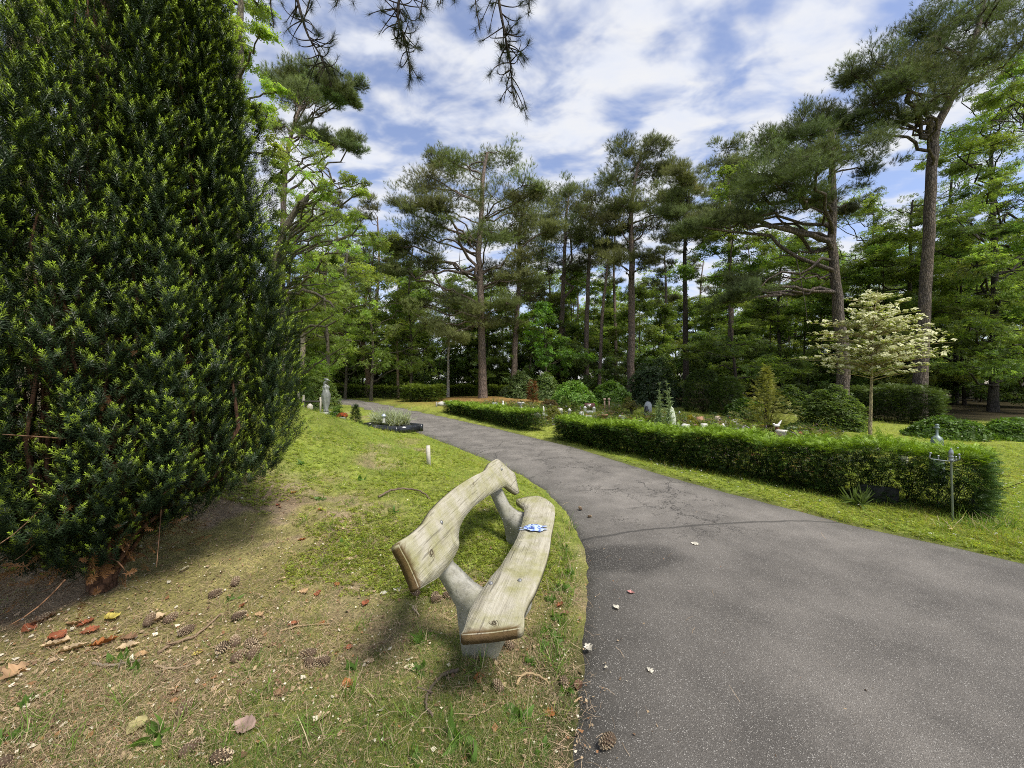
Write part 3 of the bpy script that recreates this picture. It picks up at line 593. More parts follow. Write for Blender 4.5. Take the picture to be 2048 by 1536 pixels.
PINE = np.array([.15, .172, .064]); PINE_DK = np.array([.1, .128, .05])
def pine_px(seed, label, base_px, d, trunk_px, r0, lst, depth, n=460, size=.21, col=PINE, group=None, name='pine_tree', z0=None, **kw):
    x0 = (base_px - CX) / F * d; b = (x0, d, gz(x0, d) if z0 is None else z0)
    tr = [b] + [Pw(px, py, d) for px, py in trunk_px]
    return tree(seed, name, label, 'pine tree', b, tr, r0, px_clumps(lst, d, depth, seed + 500, cx=trunk_px[-1][0]), n, size, col, group=group, **kw)
# the tall pine in the middle
pine_px(1, 'tall broad crowned pine whose thick trunk rises from the brown bank behind the short hedge', 965, 23.5, [(964, 700), (962, 600), (958, 500), (963, 420), (968, 340), (975, 305)], .26,
        [(1018, 312, 40), (965, 328, 42), (905, 338, 40), (872, 322, 26), (850, 372, 42), (812, 412, 36), (1045, 372, 40), (1080, 388, 26), (920, 392, 46), (985, 392, 46), (832, 468, 42), (800, 502, 30), (1062, 432, 42), (1010, 462, 42), (882, 450, 32), (930, 482, 28), (1096, 462, 26), (1042, 520, 40), (852, 530, 36), (792, 540, 22), (1000, 562, 38), (900, 605, 40), (850, 640, 40), (965, 632, 34), (1012, 608, 32), (832, 600, 30), (905, 662, 30), (1062, 562, 32), (880, 410, 30), (1030, 400, 30)],
        3.6, 560, .21, PINE, zlow=5.2, extra=[(Pw(962, 565, 23.5), Pw(890, 420, 22), .12), (Pw(961, 545, 23.5), Pw(845, 545, 22.5), .11)])
pine_px(2, 'slimmer pine leaning just behind the tall broad crowned pine', 1026, 28, [(1030, 690), (1038, 560), (1040, 450), (1060, 400)], .24, [(1065, 420, 36), (1095, 440, 30), (1040, 470, 40), (1085, 500, 36), (1030, 560, 36), (1075, 590, 30), (1010, 640, 28)], 3, 430, .23, PINE * .9, zlow=8)
pine_px(3, 'twin stemmed pine standing left of the two slender bare stems', 1122, 30, [(1124, 640), (1128, 540), (1132, 440), (1138, 390)], .22, [(1130, 385, 28), (1150, 415, 30), (1115, 430, 32), (1140, 460, 36), (1100, 480, 28), (1165, 480, 28), (1125, 520, 36), (1150, 550, 30)], 3, 430, .23, PINE * .92, zlow=9, extra=[(Pw(1128, 790, 30), Pw(1141, 470, 30), .2)])
pine_px(4, 'slender straight pine with a small crown right of the twin stemmed pine', 1172, 29, [(1174, 640), (1178, 540), (1180, 450), (1184, 400)], .2, [(1185, 392, 26), (1170, 425, 30), (1200, 430, 28), (1185, 460, 32), (1160, 480, 26), (1205, 490, 26), (1180, 530, 30)], 2.6, 430, .23, PINE * .85, zlow=10)
pine_px(5, 'thin leaning bare pine stem with a sparse top', 1198, 27, [(1204, 640), (1212, 560), (1217, 510), (1220, 480)], .13, [(1220, 470, 22), (1205, 490, 20), (1236, 500, 20)], 1.5, 150, .32, PINE * .85, zlow=11)
pine_px(6, 'tall pine with a double pointed crown behind the bright laurel bush', 1262, 26, [(1263, 640), (1264, 520), (1262, 430), (1268, 370), (1282, 310)], .25,
        [(1258, 308, 28), (1312, 296, 28), (1285, 330, 30), (1226, 355, 30), (1262, 365, 36), (1305, 350, 32), (1335, 338, 24), (1240, 405, 34), (1290, 410, 34), (1330, 400, 30), (1210, 440, 28), (1255, 455, 32), (1305, 455, 32), (1345, 420, 22), (1205, 490, 26), (1240, 520, 26), (1290, 510, 28)], 3, 460, .22, PINE * .92, zlow=8.5)
pine_px(7, 'slim dark pine between the double pointed pine and the spreading pine', 1372, 23, [(1371, 650), (1370, 540), (1372, 450), (1378, 380)], .17, [(1372, 355, 26), (1395, 375, 26), (1350, 385, 28), (1380, 415, 30), (1405, 430, 26), (1345, 430, 28), (1375, 465, 32), (1410, 480, 24), (1340, 475, 24)], 2.6, 430, .21, PINE * 1.05, zlow=8, bark=BK_DARK)
pine_px(8, 'pine with a narrow pale tipped crown showing above the spreading pine', 1462, 28, [(1462, 640), (1460, 500), (1458, 400), (1456, 320)], .22, [(1456, 295, 24), (1440, 325, 26), (1475, 325, 26), (1455, 355, 30), (1430, 380, 28), (1480, 375, 28), (1455, 420, 32), (1425, 430, 24), (1485, 430, 26)], 2.6, 430, .23, PINE * 1.05, zlow=9)
pine_px(9, 'thick trunked spreading pine with long level boughs behind the white flowering tree', 1688, 13, [(1684, 690), (1672, 560), (1664, 440), (1666, 330), (1664, 260)], .2,
        [(1640, 235, 46), (1592, 262, 44), (1552, 302, 44), (1690, 250, 42), (1525, 348, 44), (1492, 392, 42), (1560, 370, 46), (1620, 330, 48), (1474, 430, 36), (1545, 428, 42), (1422, 445, 32), (1378, 452, 26), (1600, 385, 40), (1722, 300, 40), (1740, 345, 32), (1512, 562, 30), (1455, 602, 28), (1470, 570, 22), (1660, 300, 40), (1595, 310, 40), (1640, 400, 30), (1700, 420, 26), (1540, 280, 30), (1625, 270, 36), (1580, 335, 34)],
        2.6, 470, .14, PINE_DK * 1.05, bark=(.125, .105, .09), zlow=4.6, extra=[(Pw(1662, 482, 13), Pw(1490, 448, 12.4), .1), (Pw(1660, 408, 13), Pw(1532, 400, 12.6), .1), (Pw(1660, 548, 13), Pw(1545, 566, 12.2), .035), (Pw(1660, 520, 13), Pw(1500, 580, 12.5), .05), (Pw(1660, 500, 13), Pw(1540, 520, 13.6), .04)], asc=(.0, .35))
pine_px(10, 'tall pine with a forked top leaning out over the white flowering tree', 1838, 14, [(1846, 660), (1856, 480), (1866, 300), (1872, 258), (1905, 190), (1930, 130), (1955, 60), (1975, -40)], .2,
        [(1700, 150, 34), (1752, 128, 42), (1802, 165, 48), (1732, 208, 42), (1850, 112, 48), (1902, 62, 54), (1836, 62, 38), (1980, 28, 56), (1952, 122, 50), (2032, 90, 50), (1762, 238, 40), (1692, 248, 26), (1868, 196, 42), (2000, -40, 66), (1902, -40, 56), (1820, 232, 30), (2044, 20, 50), (1780, 180, 40), (1890, 140, 40), (1830, 140, 40), (1935, 60, 44), (2080, 60, 50), (1960, -90, 60)],
        2.6, 470, .14, PINE_DK, bark=(.125, .105, .09), zlow=9.4, extra=[(Pw(1868, 268, 14), Pw(1815, 205, 13.4), .13), (Pw(1815, 205, 13.4), Pw(1822, 150, 13), .08)], asc=(.1, .5))
pine_px(11, 'flat topped umbrella pine rising behind the oak, left of the open sky', 560, 26, [(562, 600), (566, 450), (572, 330), (585, 260), (600, 215)], .26,
        [(548, 160, 30), (575, 146, 30), (605, 142, 32), (635, 152, 30), (662, 168, 28), (684, 184, 22), (702, 198, 16), (600, 175, 32), (640, 185, 30), (570, 185, 30), (668, 198, 20), (620, 200, 26), (650, 272, 26), (690, 285, 24), (712, 296, 18), (620, 262, 26), (550, 250, 30)], 2.6, 460, .23, np.array([.15, .19, .075]), zlow=13, asc=(.3, .8))
pine_px(12, 'stout pine trunk at the back beside the forked tree, left of the far hedge', 708, 31, [(708, 690), (706, 600), (705, 520)], .33, [(700, 560, 34), (730, 540, 30), (670, 570, 30), (715, 520, 30)], 3, 150, .36, PINE * .9, zlow=8)
# the pine overhead: its trunk stands behind the viewer, its bough ends hang into the top of the picture
def build_overhead():
    r = rngf(91); bx, by = -1.3, -3.2; b0 = gz(bx, by); root = thing('overhanging_pine', 'pine whose dark drooping twigs hang into the top of the picture', 'pine tree', (bx, by, b0)); mw, mf = MB(), MB()
    tr = spline([(bx, by, b0 - .2), (bx + .1, by, 3), (bx - .1, by + .1, 7), (bx, by, 11)], 14); tube(mw, tr, np.linspace(.32, .1, 14), BK_PINE, 12, .05, r)
    hub = np.array([bx, by, 7.0]); HT = [T_tuft(s + 60, 46, .022, -12, 70) for s in range(3)]; BK = (.05, .04, .033)
    d = 4.6
    def strand(pts, w0, n):
        p = spline([Pw(px, py, dd) for px, py, dd in pts], n); tube(mw, p, np.linspace(w0, .006, n), BK, 6, .06, r); return p
    def tuft(c, z, s): scatter(mf, HT[r.integers(0, 3)], c[None], unit(np.asarray(z))[None], s, np.array([.03, .04, .02]) * r.uniform(.7, 1.3), r)
    groups = [([(560, -160, 4.9), (585, -40, 4.7), (612, 60, 4.6), (634, 100, 4.6), (660, 148, 4.5)], 40), ([(780, -170, 4.7), (800, -40, 4.6), (795, 30, 4.5), (806, 70, 4.5), (822, 138, 4.4)], 52), ([(985, -170, 4.8), (992, -40, 4.6), (1008, 60, 4.5), (1018, 110, 4.5), (1028, 200, 4.4)], 54)]
    for gi, (pts, ns) in enumerate(groups):
        p = strand(pts, .022, 26)
        limb(mw, hub, p[0], .09, .025, r, .12, np.array(BK) * 1.4, 10, 7, .02)
        for k in range(ns):
            t = r.uniform(.25, .98); i = int(t * 25); s = p[i]; side = r.normal(size=3) * np.array([1, .8, .4]); L = r.uniform(.12, .36) * (1.15 - .5 * t)
            m = s + unit(side) * L * .75 + np.array([0, 0, -.08]); e = s + unit(side) * L + np.array([0, 0, -r.uniform(-.05, .25)])
            c = bez(s, m, e, 7); tube(mw, c, np.linspace(.007, .0035, 7), BK, 5, cap=False)
            if r.random() < .8:
                for q in range(r.integers(1, 4)): tuft(e - (e - m) * .12 * q, (e - m) + np.array([0, 0, .02]), r.uniform(.08, .125))
            elif r.random() < .7:      # curled bare twig
                e2 = e + r.normal(size=3) * .07 + np.array([0, 0, .06]); tube(mw, bez(e, e + (e - m) * .6, e2, 6), np.linspace(.004, .002, 6), BK, 4, cap=False)
        for q in range(4): tuft(p[-1] - (p[-1] - p[-5]) * .25 * q, p[-1] - p[-4] + r.normal(size=3) * .03, .115)
    # side sprays seen at the very top edge
    for (px, py, tx, ty) in ((560, -60, 548, 55), (640, -60, 608, 40), (690, -90, 672, 12), (905, -80, 880, 8), (850, -60, 838, 40), (1060, -60, 1058, 25), (950, -60, 960, 60), (720, -100, 700, -5), (860, -80, 905, -2), (1090, -80, 1056, 8)):
        p = strand([(px, py, d), ((px + tx) / 2 + r.normal() * 8, (py + ty) / 2, d), (tx, ty, d - .1)], .01, 10); limb(mw, hub + r.normal(size=3) * .2, p[0], .04, .011, r, .1, BK, 8, 6, .02)
        for q in range(5): tuft(p[-1 - q] + r.normal(size=3) * .02, p[-1] - p[-3] + r.normal(size=3) * .05, r.uniform(.09, .125))
    # the rest of the crown, above and behind
    for k in range(12):
        a = r.uniform(2.6, 6.2); q = r.uniform(.6, 3.6); c = np.array([bx + math.cos(a) * q, by - .6 + math.sin(a) * q, r.uniform(7.0, 10.5)])
        if c[1] > -.4 and c[2] < 2 + 1.2 * (c[1] + 2): continue
        limb(mw, (bx, by, c[2] - .6), c, .05, .02, r, .1, BK_PINE, 7, 6); fill(mf, mw, r, c, (1., 1., .55), 150, TUFT, .2, PINE_DK, BK_DARK, 'pine', 4)
    mw.build('trunk', M_PINEBARK, root, True); mf.build('crown', M_NEEDLE, root)
build_overhead()
# ---------------------------------------------------------------- broadleaf trees
def leafy_px(seed, name, label, cat, base_px, d, trunk_px, r0, lst, depth, n, size, col, mode='round', bark=BK_OAK, group=None, flat=.7, **kw):
    x0 = (base_px - CX) / F * d; b = (x0, d, gz(x0, d)); tr = [b] + [Pw(px, py, d) for px, py in trunk_px]
    return tree(seed, name, label, cat, b, tr, r0, px_clumps(lst, d, depth, seed + 700, flat, kw.pop('back', .6), cx=trunk_px[-1][0]), n, size, col, mode, bark, group=group, **kw)
FRESH = np.array([.205, .275, .065]); MID = np.array([.15, .21, .056]); DEEP = np.array([.11, .16, .048])
leafy_px(21, 'oak_tree', 'crooked oak with sparse fresh leaves and reaching limbs beside the yew', 'oak tree', 528, 13, [(532, 700), (540, 610), (552, 520), (580, 440), (620, 390), (670, 360)], .17,
         [(560, 300, 26), (600, 270, 28), (640, 310, 28), (600, 340, 30), (560, 380, 30), (650, 370, 26), (700, 360, 22), (720, 390, 20), (620, 420, 30), (680, 430, 26), (570, 450, 30), (720, 450, 18), (640, 470, 28), (590, 500, 28), (700, 490, 22), (740, 470, 14), (560, 560, 26), (640, 545, 26), (690, 580, 24), (730, 610, 22), (600, 610, 26), (545, 230, 26), (560, 650, 24), (660, 640, 22)], 2.4, 100, .15, FRESH, zlow=2.2, rtop=.3, flat=.85,
         extra=[(Pw(540, 600, 13), Pw(602, 585, 12.6), .1), (Pw(602, 585, 12.6), Pw(700, 625, 12.2), .06), (Pw(552, 530, 13), Pw(650, 470, 12), .05), (Pw(580, 445, 13), Pw(700, 370, 13.4), .06)], asc=(.2, .9), limbr=.25)
leafy_px(22, 'maple_tree', 'leafy tree with bright green foliage spilling over the top right of the yew', 'maple tree', 470, 7.5, [(470, 500), (475, 300), (478, 100), (480, -60)], .14,
         [(500, 20, 40), (520, 70, 26), (440, 30, 40), (490, 120, 30), (400, 10, 40), (530, 240, 26), (550, 300, 20), (340, 20, 40), (560, 180, 22), (520, -20, 40), (470, 180, 30), (565, 340, 20)], 1.0, 90, .15, FRESH, zlow=3, asc=(.2, .7))
for i, (px, d, r0, lab) in enumerate(((38, 8.0, .17, 'pale rough barked trunk at the left edge of the picture, seen past the yew'), (84, 8.6, .13, 'narrower pale trunk close to the left edge, behind the yew'), (206, 7.6, .12, 'pale flaking trunk rising behind the notch in the top of the yew'))):
    r = rngf(300 + i); lst = [(px + r.normal() * 70, r.uniform(-60, 330), 34) for _ in range(9)]
    leafy_px(30 + i, 'poplar_tree', lab, 'poplar tree', px + 4, d, [(px, 500), (px + 2, 250), (px - 2, 60), (px + 3, -150)], r0, lst, 1.4, 110, .17, FRESH * .95, bark=(.36, .31, .24), mat=M_PINEBARK, zlow=2.2, rtop=.8)
leafy_px(35, 'dead_tree', 'pale half dead broken trunk wrapped in ivy, seen between yew and far hedge', 'tree', 604, 19, [(605, 740), (607, 640), (612, 540), (618, 500)], .13, [(618, 690, 12), (624, 720, 12), (612, 750, 14), (620, 655, 10)], .3, 60, .16, DEEP, bark=(.38, .33, .24), zlow=1.5, rtop=.6, extra=[(Pw(606, 655, 19), Pw(640, 560, 19), .05)], back=0)
leafy_px(36, 'forked_tree', 'forked tree with reddish brown stems just behind the far hedge', 'tree', 738, 28, [(736, 740), (728, 700), (726, 650), (732, 590), (745, 540)], .25, [(720, 620, 30), (750, 600, 34), (780, 640, 30), (700, 650, 28), (760, 560, 30), (790, 590, 28), (735, 550, 26)], 2.4, 90, .34, FRESH, bark=(.2, .14, .1), zlow=4, extra=[(Pw(731, 725, 28), Pw(712, 660, 28), .16), (Pw(712, 660, 28), Pw(705, 610, 28), .1), (Pw(722, 695, 28), Pw(640, 655, 26), .08)])
leafy_px(37, 'birch_tree', 'thin pale birch stem standing behind the far hedge left of the tall pine', 'birch tree', 896, 27, [(897, 700), (900, 620), (904, 560)], .1, [(890, 640, 22), (915, 620, 22), (905, 580, 22), (880, 600, 20)], 1.4, 60, .3, MID, bark=(.45, .42, .36), zlow=5)
leafy_px(38, 'birch_tree', 'thin pale pinkish stem behind the far hedge with green leaves above', 'birch tree', 796, 27, [(795, 710), (792, 640), (796, 570)], .1, [(790, 660, 28), (812, 640, 26), (775, 630, 26), (795, 600, 28), (820, 610, 22)], 1.6, 80, .3, FRESH * .9, bark=(.36, .27, .19), zlow=4)
leafy_px(39, 'chestnut_tree', 'young horse chestnut with big bright green leaves right of the tall pine trunk', 'chestnut tree', 1090, 24, [(1092, 730), (1090, 680), (1088, 640)], .06, [(1085, 612, 20), (1070, 640, 22), (1105, 640, 20), (1088, 665, 24), (1060, 672, 20), (1118, 680, 20), (1095, 700, 26), (1130, 715, 22), (1070, 710, 22), (1110, 735, 22)], 1.3, 70, .36, np.array([.1, .19, .03]), zlow=1.2, rise=.2)
for i, (px, d, trunk, lab, top, c0) in enumerate((
    (1985, 17, [(1988, 700), (1990, 520), (1985, 380), (1982, 280)], 'tall beech with layered dark boughs near the right edge', 150, MID),
    (2070, 16, [(2066, 700), (2060, 520), (2064, 340), (2062, 260)], 'beech at the right edge whose leafy boughs run out of the picture', 120, MID),
    (1815, 20, [(1818, 700), (1820, 560), (1822, 440), (1826, 400)], 'beech between the two thick pine trunks with level layers of leaves', 400, FRESH * .8),
    (1910, 21, [(1912, 700), (1905, 560), (1900, 430), (1905, 330)], 'beech behind the leaning forked pine', 270, MID),
    (1740, 23, [(1742, 700), (1738, 580), (1745, 480), (1748, 430)], 'beech filling the gap behind the spreading pine trunk', 380, FRESH * .75),
    (1560, 24, [(1560, 720), (1556, 620), (1562, 520), (1558, 480)], 'beech with thin limbs below the long boughs of the spreading pine', 470, FRESH * .75))):
    r = rngf(400 + i); base_z = 760; lst = []
    for q in range(46 if i < 2 else 34):
        py = r.uniform(top, 770); w = 40 + 95 * math.sin(math.pi * min(1, (py - top + 40) / (base_z - top + 100))) ** .7
        lst.append((px + r.uniform(-1, 1) * w, py, r.uniform(24, 44) * (1.15 if d < 18 else .9)))
    leafy_px(50 + i, 'beech_tree', lab, 'beech tree', px, d, trunk, .16 if d < 18 else .12, lst, 3.0, 190, .2, c0, 'plate' if i < 1 else 'round', bark=(.06, .055, .048), flat=.5, zlow=1.2, rtop=.3, rise=.03, asc=(.05, .35), limbr=.2, back=.35, twigs=4)
for i, (px, d, top, lab) in enumerate(((578, 15.5, 420, 'fresh green broadleaf tree low beside the yew, below the crooked oak'), (652, 19, 430, 'light green broadleaf tree between the pale broken trunk and the forked tree'), (742, 23, 450, 'light green broadleaf tree leaning over the far hedge bend'), (820, 26, 520, 'fresh green broadleaf tree behind the square end block of the far hedge'), (690, 25, 560, 'bushy light green young tree behind the left end of the far hedge'))):
    r = rngf(440 + i); lst = [(px + r.normal() * 46 * (1 - .3 * (py < top + 60)), py, r.uniform(20, 32)) for py in r.uniform(top, 735, 26)]
    leafy_px(70 + i, 'broadleaf_tree', lab, 'tree', px, d, [(px + 4, 700), (px - 3, 600), (px + 5, 500), (px, top + 20)], .09, lst, 1.8, 130, .2, FRESH * (1.05 if i % 2 else .95), zlow=.8, flat=.7, asc=(.2, .8), back=.5)
# ---------------------------------------------------------------- the wood behind: a few grown trees, copied
def proto(seed, name, cat, Hh, kind):
    r = rngf(seed)
    if kind == 'slimpine':
        cl = [((r.normal() * 1.0, r.normal() * 1.0, z), (1.0, 1.0, .6)) for z in np.linspace(Hh * .62, Hh, 11)]; a = dict(mode='pine', n=230, size=.25, col=PINE * .85, bark=BK_PINE)
        tr = [(0, 0, 0), (r.normal() * .15, r.normal() * .15, Hh * .35), (r.normal() * .25, r.normal() * .25, Hh * .7), (0, 0, Hh * .96)]; r0 = .19
    elif kind == 'shrub':
        cl = [((r.normal() * 1.0, r.normal() * 1.0, r.uniform(.3, Hh * .9)), (.85, .85, .7)) for _ in range(10)]; a = dict(mode='round', n=110, size=.27, col=DEEP * 1.05, bark=BK_DARK); tr = [(0, 0, 0), (.1, 0, Hh * .3), (0, .1, Hh * .7)]; r0 = .05
    elif kind == 'beech':
        cl = []
        for q in range(24):
            z = r.uniform(.8, Hh * .97); w = 2.6 * math.sin(math.pi * min(1, (z / Hh) * .8 + .15)); an = r.uniform(0, 6.28); qq = w * r.random() ** .5; cl.append(((math.cos(an) * qq, math.sin(an) * qq, z), (1.15, 1.15, .48)))
        a = dict(mode='plate', n=230, size=.27, col=MID, bark=BK_DARK, zlow=.6, rise=.02, asc=(.05, .3)); tr = [(0, 0, 0), (r.normal() * .2, r.normal() * .2, Hh * .5), (0, 0, Hh * .9)]; r0 = .065
    else:
        cl = []
        for q in range(19):
            z = r.uniform(Hh * .22, Hh); w = 2.3 * math.sin(math.pi * min(1, (z / Hh) * .85 + .1)); an = r.uniform(0, 6.28); qq = w * r.random() ** .5; cl.append(((math.cos(an) * qq, math.sin(an) * qq, z), (1.0, 1.0, .75)))
        a = dict(mode='round', n=230, size=.26, col=FRESH * .9, bark=BK_OAK, zlow=.8, asc=(.3, .8)); tr = [(0, 0, 0), (r.normal() * .3, r.normal() * .3, Hh * .45), (r.normal() * .3, 0, Hh * .9)]; r0 = .075
    return tree(seed, name, 'x', cat, (0, 0, 0), tr, r0, cl, **a)
PROT = {'slimpine': [proto(801 + i, 'slim_pine', 'pine tree', h, 'slimpine') for i, h in enumerate((17, 15, 18))],
        'beech': [proto(811 + i, 'young_beech', 'beech tree', h, 'beech') for i, h in enumerate((9, 11, 8))],
        'oakish': [proto(821 + i, 'broadleaf_tree', 'tree', h, 'oakish') for i, h in enumerate((9, 11, 8, 10))],
        'shrub': [proto(831 + i, 'shrub', 'shrub', h, 'shrub') for i, h in enumerate((2.6, 3.2, 2.2))]}
USED = {k: [False] * len(v) for k, v in PROT.items()}
ZONE = [(-9999, 660, 'beyond the statue and graves on the left'), (660, 960, 'behind the far clipped hedges'), (960, 1250, 'behind the bright laurel bushes'), (1250, 1500, 'behind the dark clipped bushes of the grave garden'), (1500, 1760, 'in the shade behind the spreading pine'), (1760, 9999, 'in the dark wood on the right')]
WORD = {'slimpine': ('slim bare stemmed pine', 'slim pines'), 'beech': ('young beech with level leafy boughs', 'young beeches'), 'oakish': ('loose fresh green broadleaf tree', 'broadleaf trees'), 'shrub': ('dark leafy undergrowth shrub', 'shrubs')}
def wood(kind, px, d, r, s=1, zs=1):
    x = (px - CX) / F * d; k = r.integers(0, len(PROT[kind])); z = next(t for a, b, t in ZONE if a <= px < b); w = WORD[kind]
    lab, grp = f'{w[0]} {z}', f'{w[1]} {z}'; loc = (x, d, gz(x, d) - .05); rz = r.uniform(0, 6.28); sc_ = (s, s, s * zs)
    if not USED[kind][k]:
        USED[kind][k] = True; o = PROT[kind][k]; o.location = loc; o.rotation_euler = (0, 0, rz); o.scale = sc_; o['label'] = lab; o['group'] = grp
    else: dup(PROT[kind][k], loc, rz, sc_, lab, grp)
def build_wood():
    r = rngf(55)
    for px in np.arange(-260, 700, 62): wood('oakish', px + r.normal() * 16, r.uniform(17, 26) if px < 420 else r.uniform(24, 33), r, r.uniform(.8, 1.15))
    for px in np.arange(-220, 700, 66): wood('beech', px + r.normal() * 18, r.uniform(19, 34) if px < 420 else r.uniform(27, 36), r, r.uniform(.75, 1.1))
    for px in np.arange(520, 1560, 40): wood('oakish', px + r.normal() * 20, r.uniform(30, 42), r, r.uniform(.75, 1.05))
    for px in np.arange(600, 1760, 44): wood('beech', px + r.normal() * 20, r.uniform(29, 40), r, r.uniform(.65, 1.0))
    for px in np.arange(1480, 2300, 62): wood('beech', px + r.normal() * 20, r.uniform(19, 30), r, r.uniform(.75, 1.1))
    for px in np.arange(1500, 2300, 90): wood('oakish', px + r.normal() * 20, r.uniform(24, 36), r, r.uniform(.9, 1.25))
    for px in (668, 752, 640, 690, 820, 1090, 1150, 1232, 1330, 1410, 1500, 1590, 1780, 1950): wood('slimpine', px + r.normal() * 4, r.uniform(31, 46), r, r.uniform(.75, .98))
    for px in np.arange(430, 1000, 26): wood('shrub', px + r.normal() * 10, r.uniform(29, 37), r, r.uniform(1.0, 1.6))
    for px in np.arange(1000, 1560, 30): wood('shrub', px + r.normal() * 10, r.uniform(27, 35), r, r.uniform(.9, 1.5))
    for px in np.arange(1560, 2250, 52): wood('shrub', px + r.normal() * 12, r.uniform(17.5, 24), r, r.uniform(.6, 1.0))
    for px in np.arange(-200, 440, 80): wood('shrub', px + r.normal() * 12, r.uniform(13, 20), r, r.uniform(.7, 1.2))
    # the wood goes on: one mass of far foliage
    mf, mw = MB(), MB()
    for k in range(640):
        a = r.uniform(-1.6, 1.75); d = r.uniform(43, 66); x = a * d; h = 15.5 * r.random() ** .8
        fill(mf, mw, r, (x, d, .5 + h), (2.6, 2.6, 1.7), 95, SPRAY, .62, [MID, FRESH, FRESH * .8][k % 3], BK_DARK, 'round', 3)
    for k in range(64):
        a = r.uniform(-1.6, 1.75); d = r.uniform(40, 72); x = a * d; tube(mw, [(x, d, .3), (x + r.normal() * .3, d, 6), (x + r.normal() * .5, d, 13)], [.16, .12, .06], BK_DARK, 6, cap=False)
        fill(mf, mw, r, (x, d, 1.2), (2.6, 2.2, 1.3), 80, SPRAY, .6, DEEP, BK_DARK, 'round', 2)
    o = mf.build('far_wood', M_LEAF); tag(o, 'leafy mass of the wood continuing far behind the nearer trees', kind='stuff'); o2 = mw.build('far_wood_stems', M_BARK); tag(o2, 'dark stems of the wood far behind the nearer trees', kind='stuff')
build_wood()
# ---------------------------------------------------------------- hedges and bushes
def T_hedge(seed, n=16):
    r = rngf(seed); v, f, c = [], [], []
    for k in range(n):      # flat feather of short needles along y, tip paler
        t = (k // 2 + .5) / (n / 2); sd = 1 if k % 2 else -1; o = np.array([0, t, -.18 * t * t]); d = unit(np.array([sd * .9, .65, r.normal() * .18])); l = .34 * (1.1 - .5 * t); w = .085
        s = np.cross(d, [0, 0, 1.]); b = len(v); v += [o - s * w * .4, o + d * l * .5 + s * w * .5, o + d * l, o + d * l * .5 - s * w * .5]; f.append([b, b + 1, b + 2, b + 3]); q = .85 + .55 * t * t; c += [np.array([q * 1.08, q, q * .8])] * 4
    return np.array(v), np.array(f), np.array(c)
SPRIG = [T_hedge(s + 70) for s in range(4)]
def scat_dir(mb, Ts, pos, nrm, out, scale, col, rng):
    """sprigs whose y axis follows `out`, face up as far as possible"""
    o = unit(out); x = unit(np.cross(o, unit(nrm))); z = np.cross(x, o); k = rng.integers(0, len(Ts), len(pos)); scale = np.broadcast_to(np.asarray(scale, float), (len(pos),)); col = np.broadcast_to(np.asarray(col, float), (len(pos), 3))
    for i, (tv, tf, tc) in enumerate(Ts):
        s = k == i; n = s.sum()
        if not n: continue
        V = pos[s][:, None] + scale[s][:, None, None] * (tv[None, :, 0:1] * x[s][:, None] + tv[None, :, 1:2] * o[s][:, None] + tv[None, :, 2:3] * z[s][:, None])
        mb.add(V.reshape(-1, 3), (tf[None] + (np.arange(n) * len(tv))[:, None, None]).reshape(-1, tf.shape[1]), (col[s][:, None] * tc[None]).reshape(-1, 3))
HTOP = np.array([.18, .3, .03]); HSIDE = np.array([.034, .072, .016])
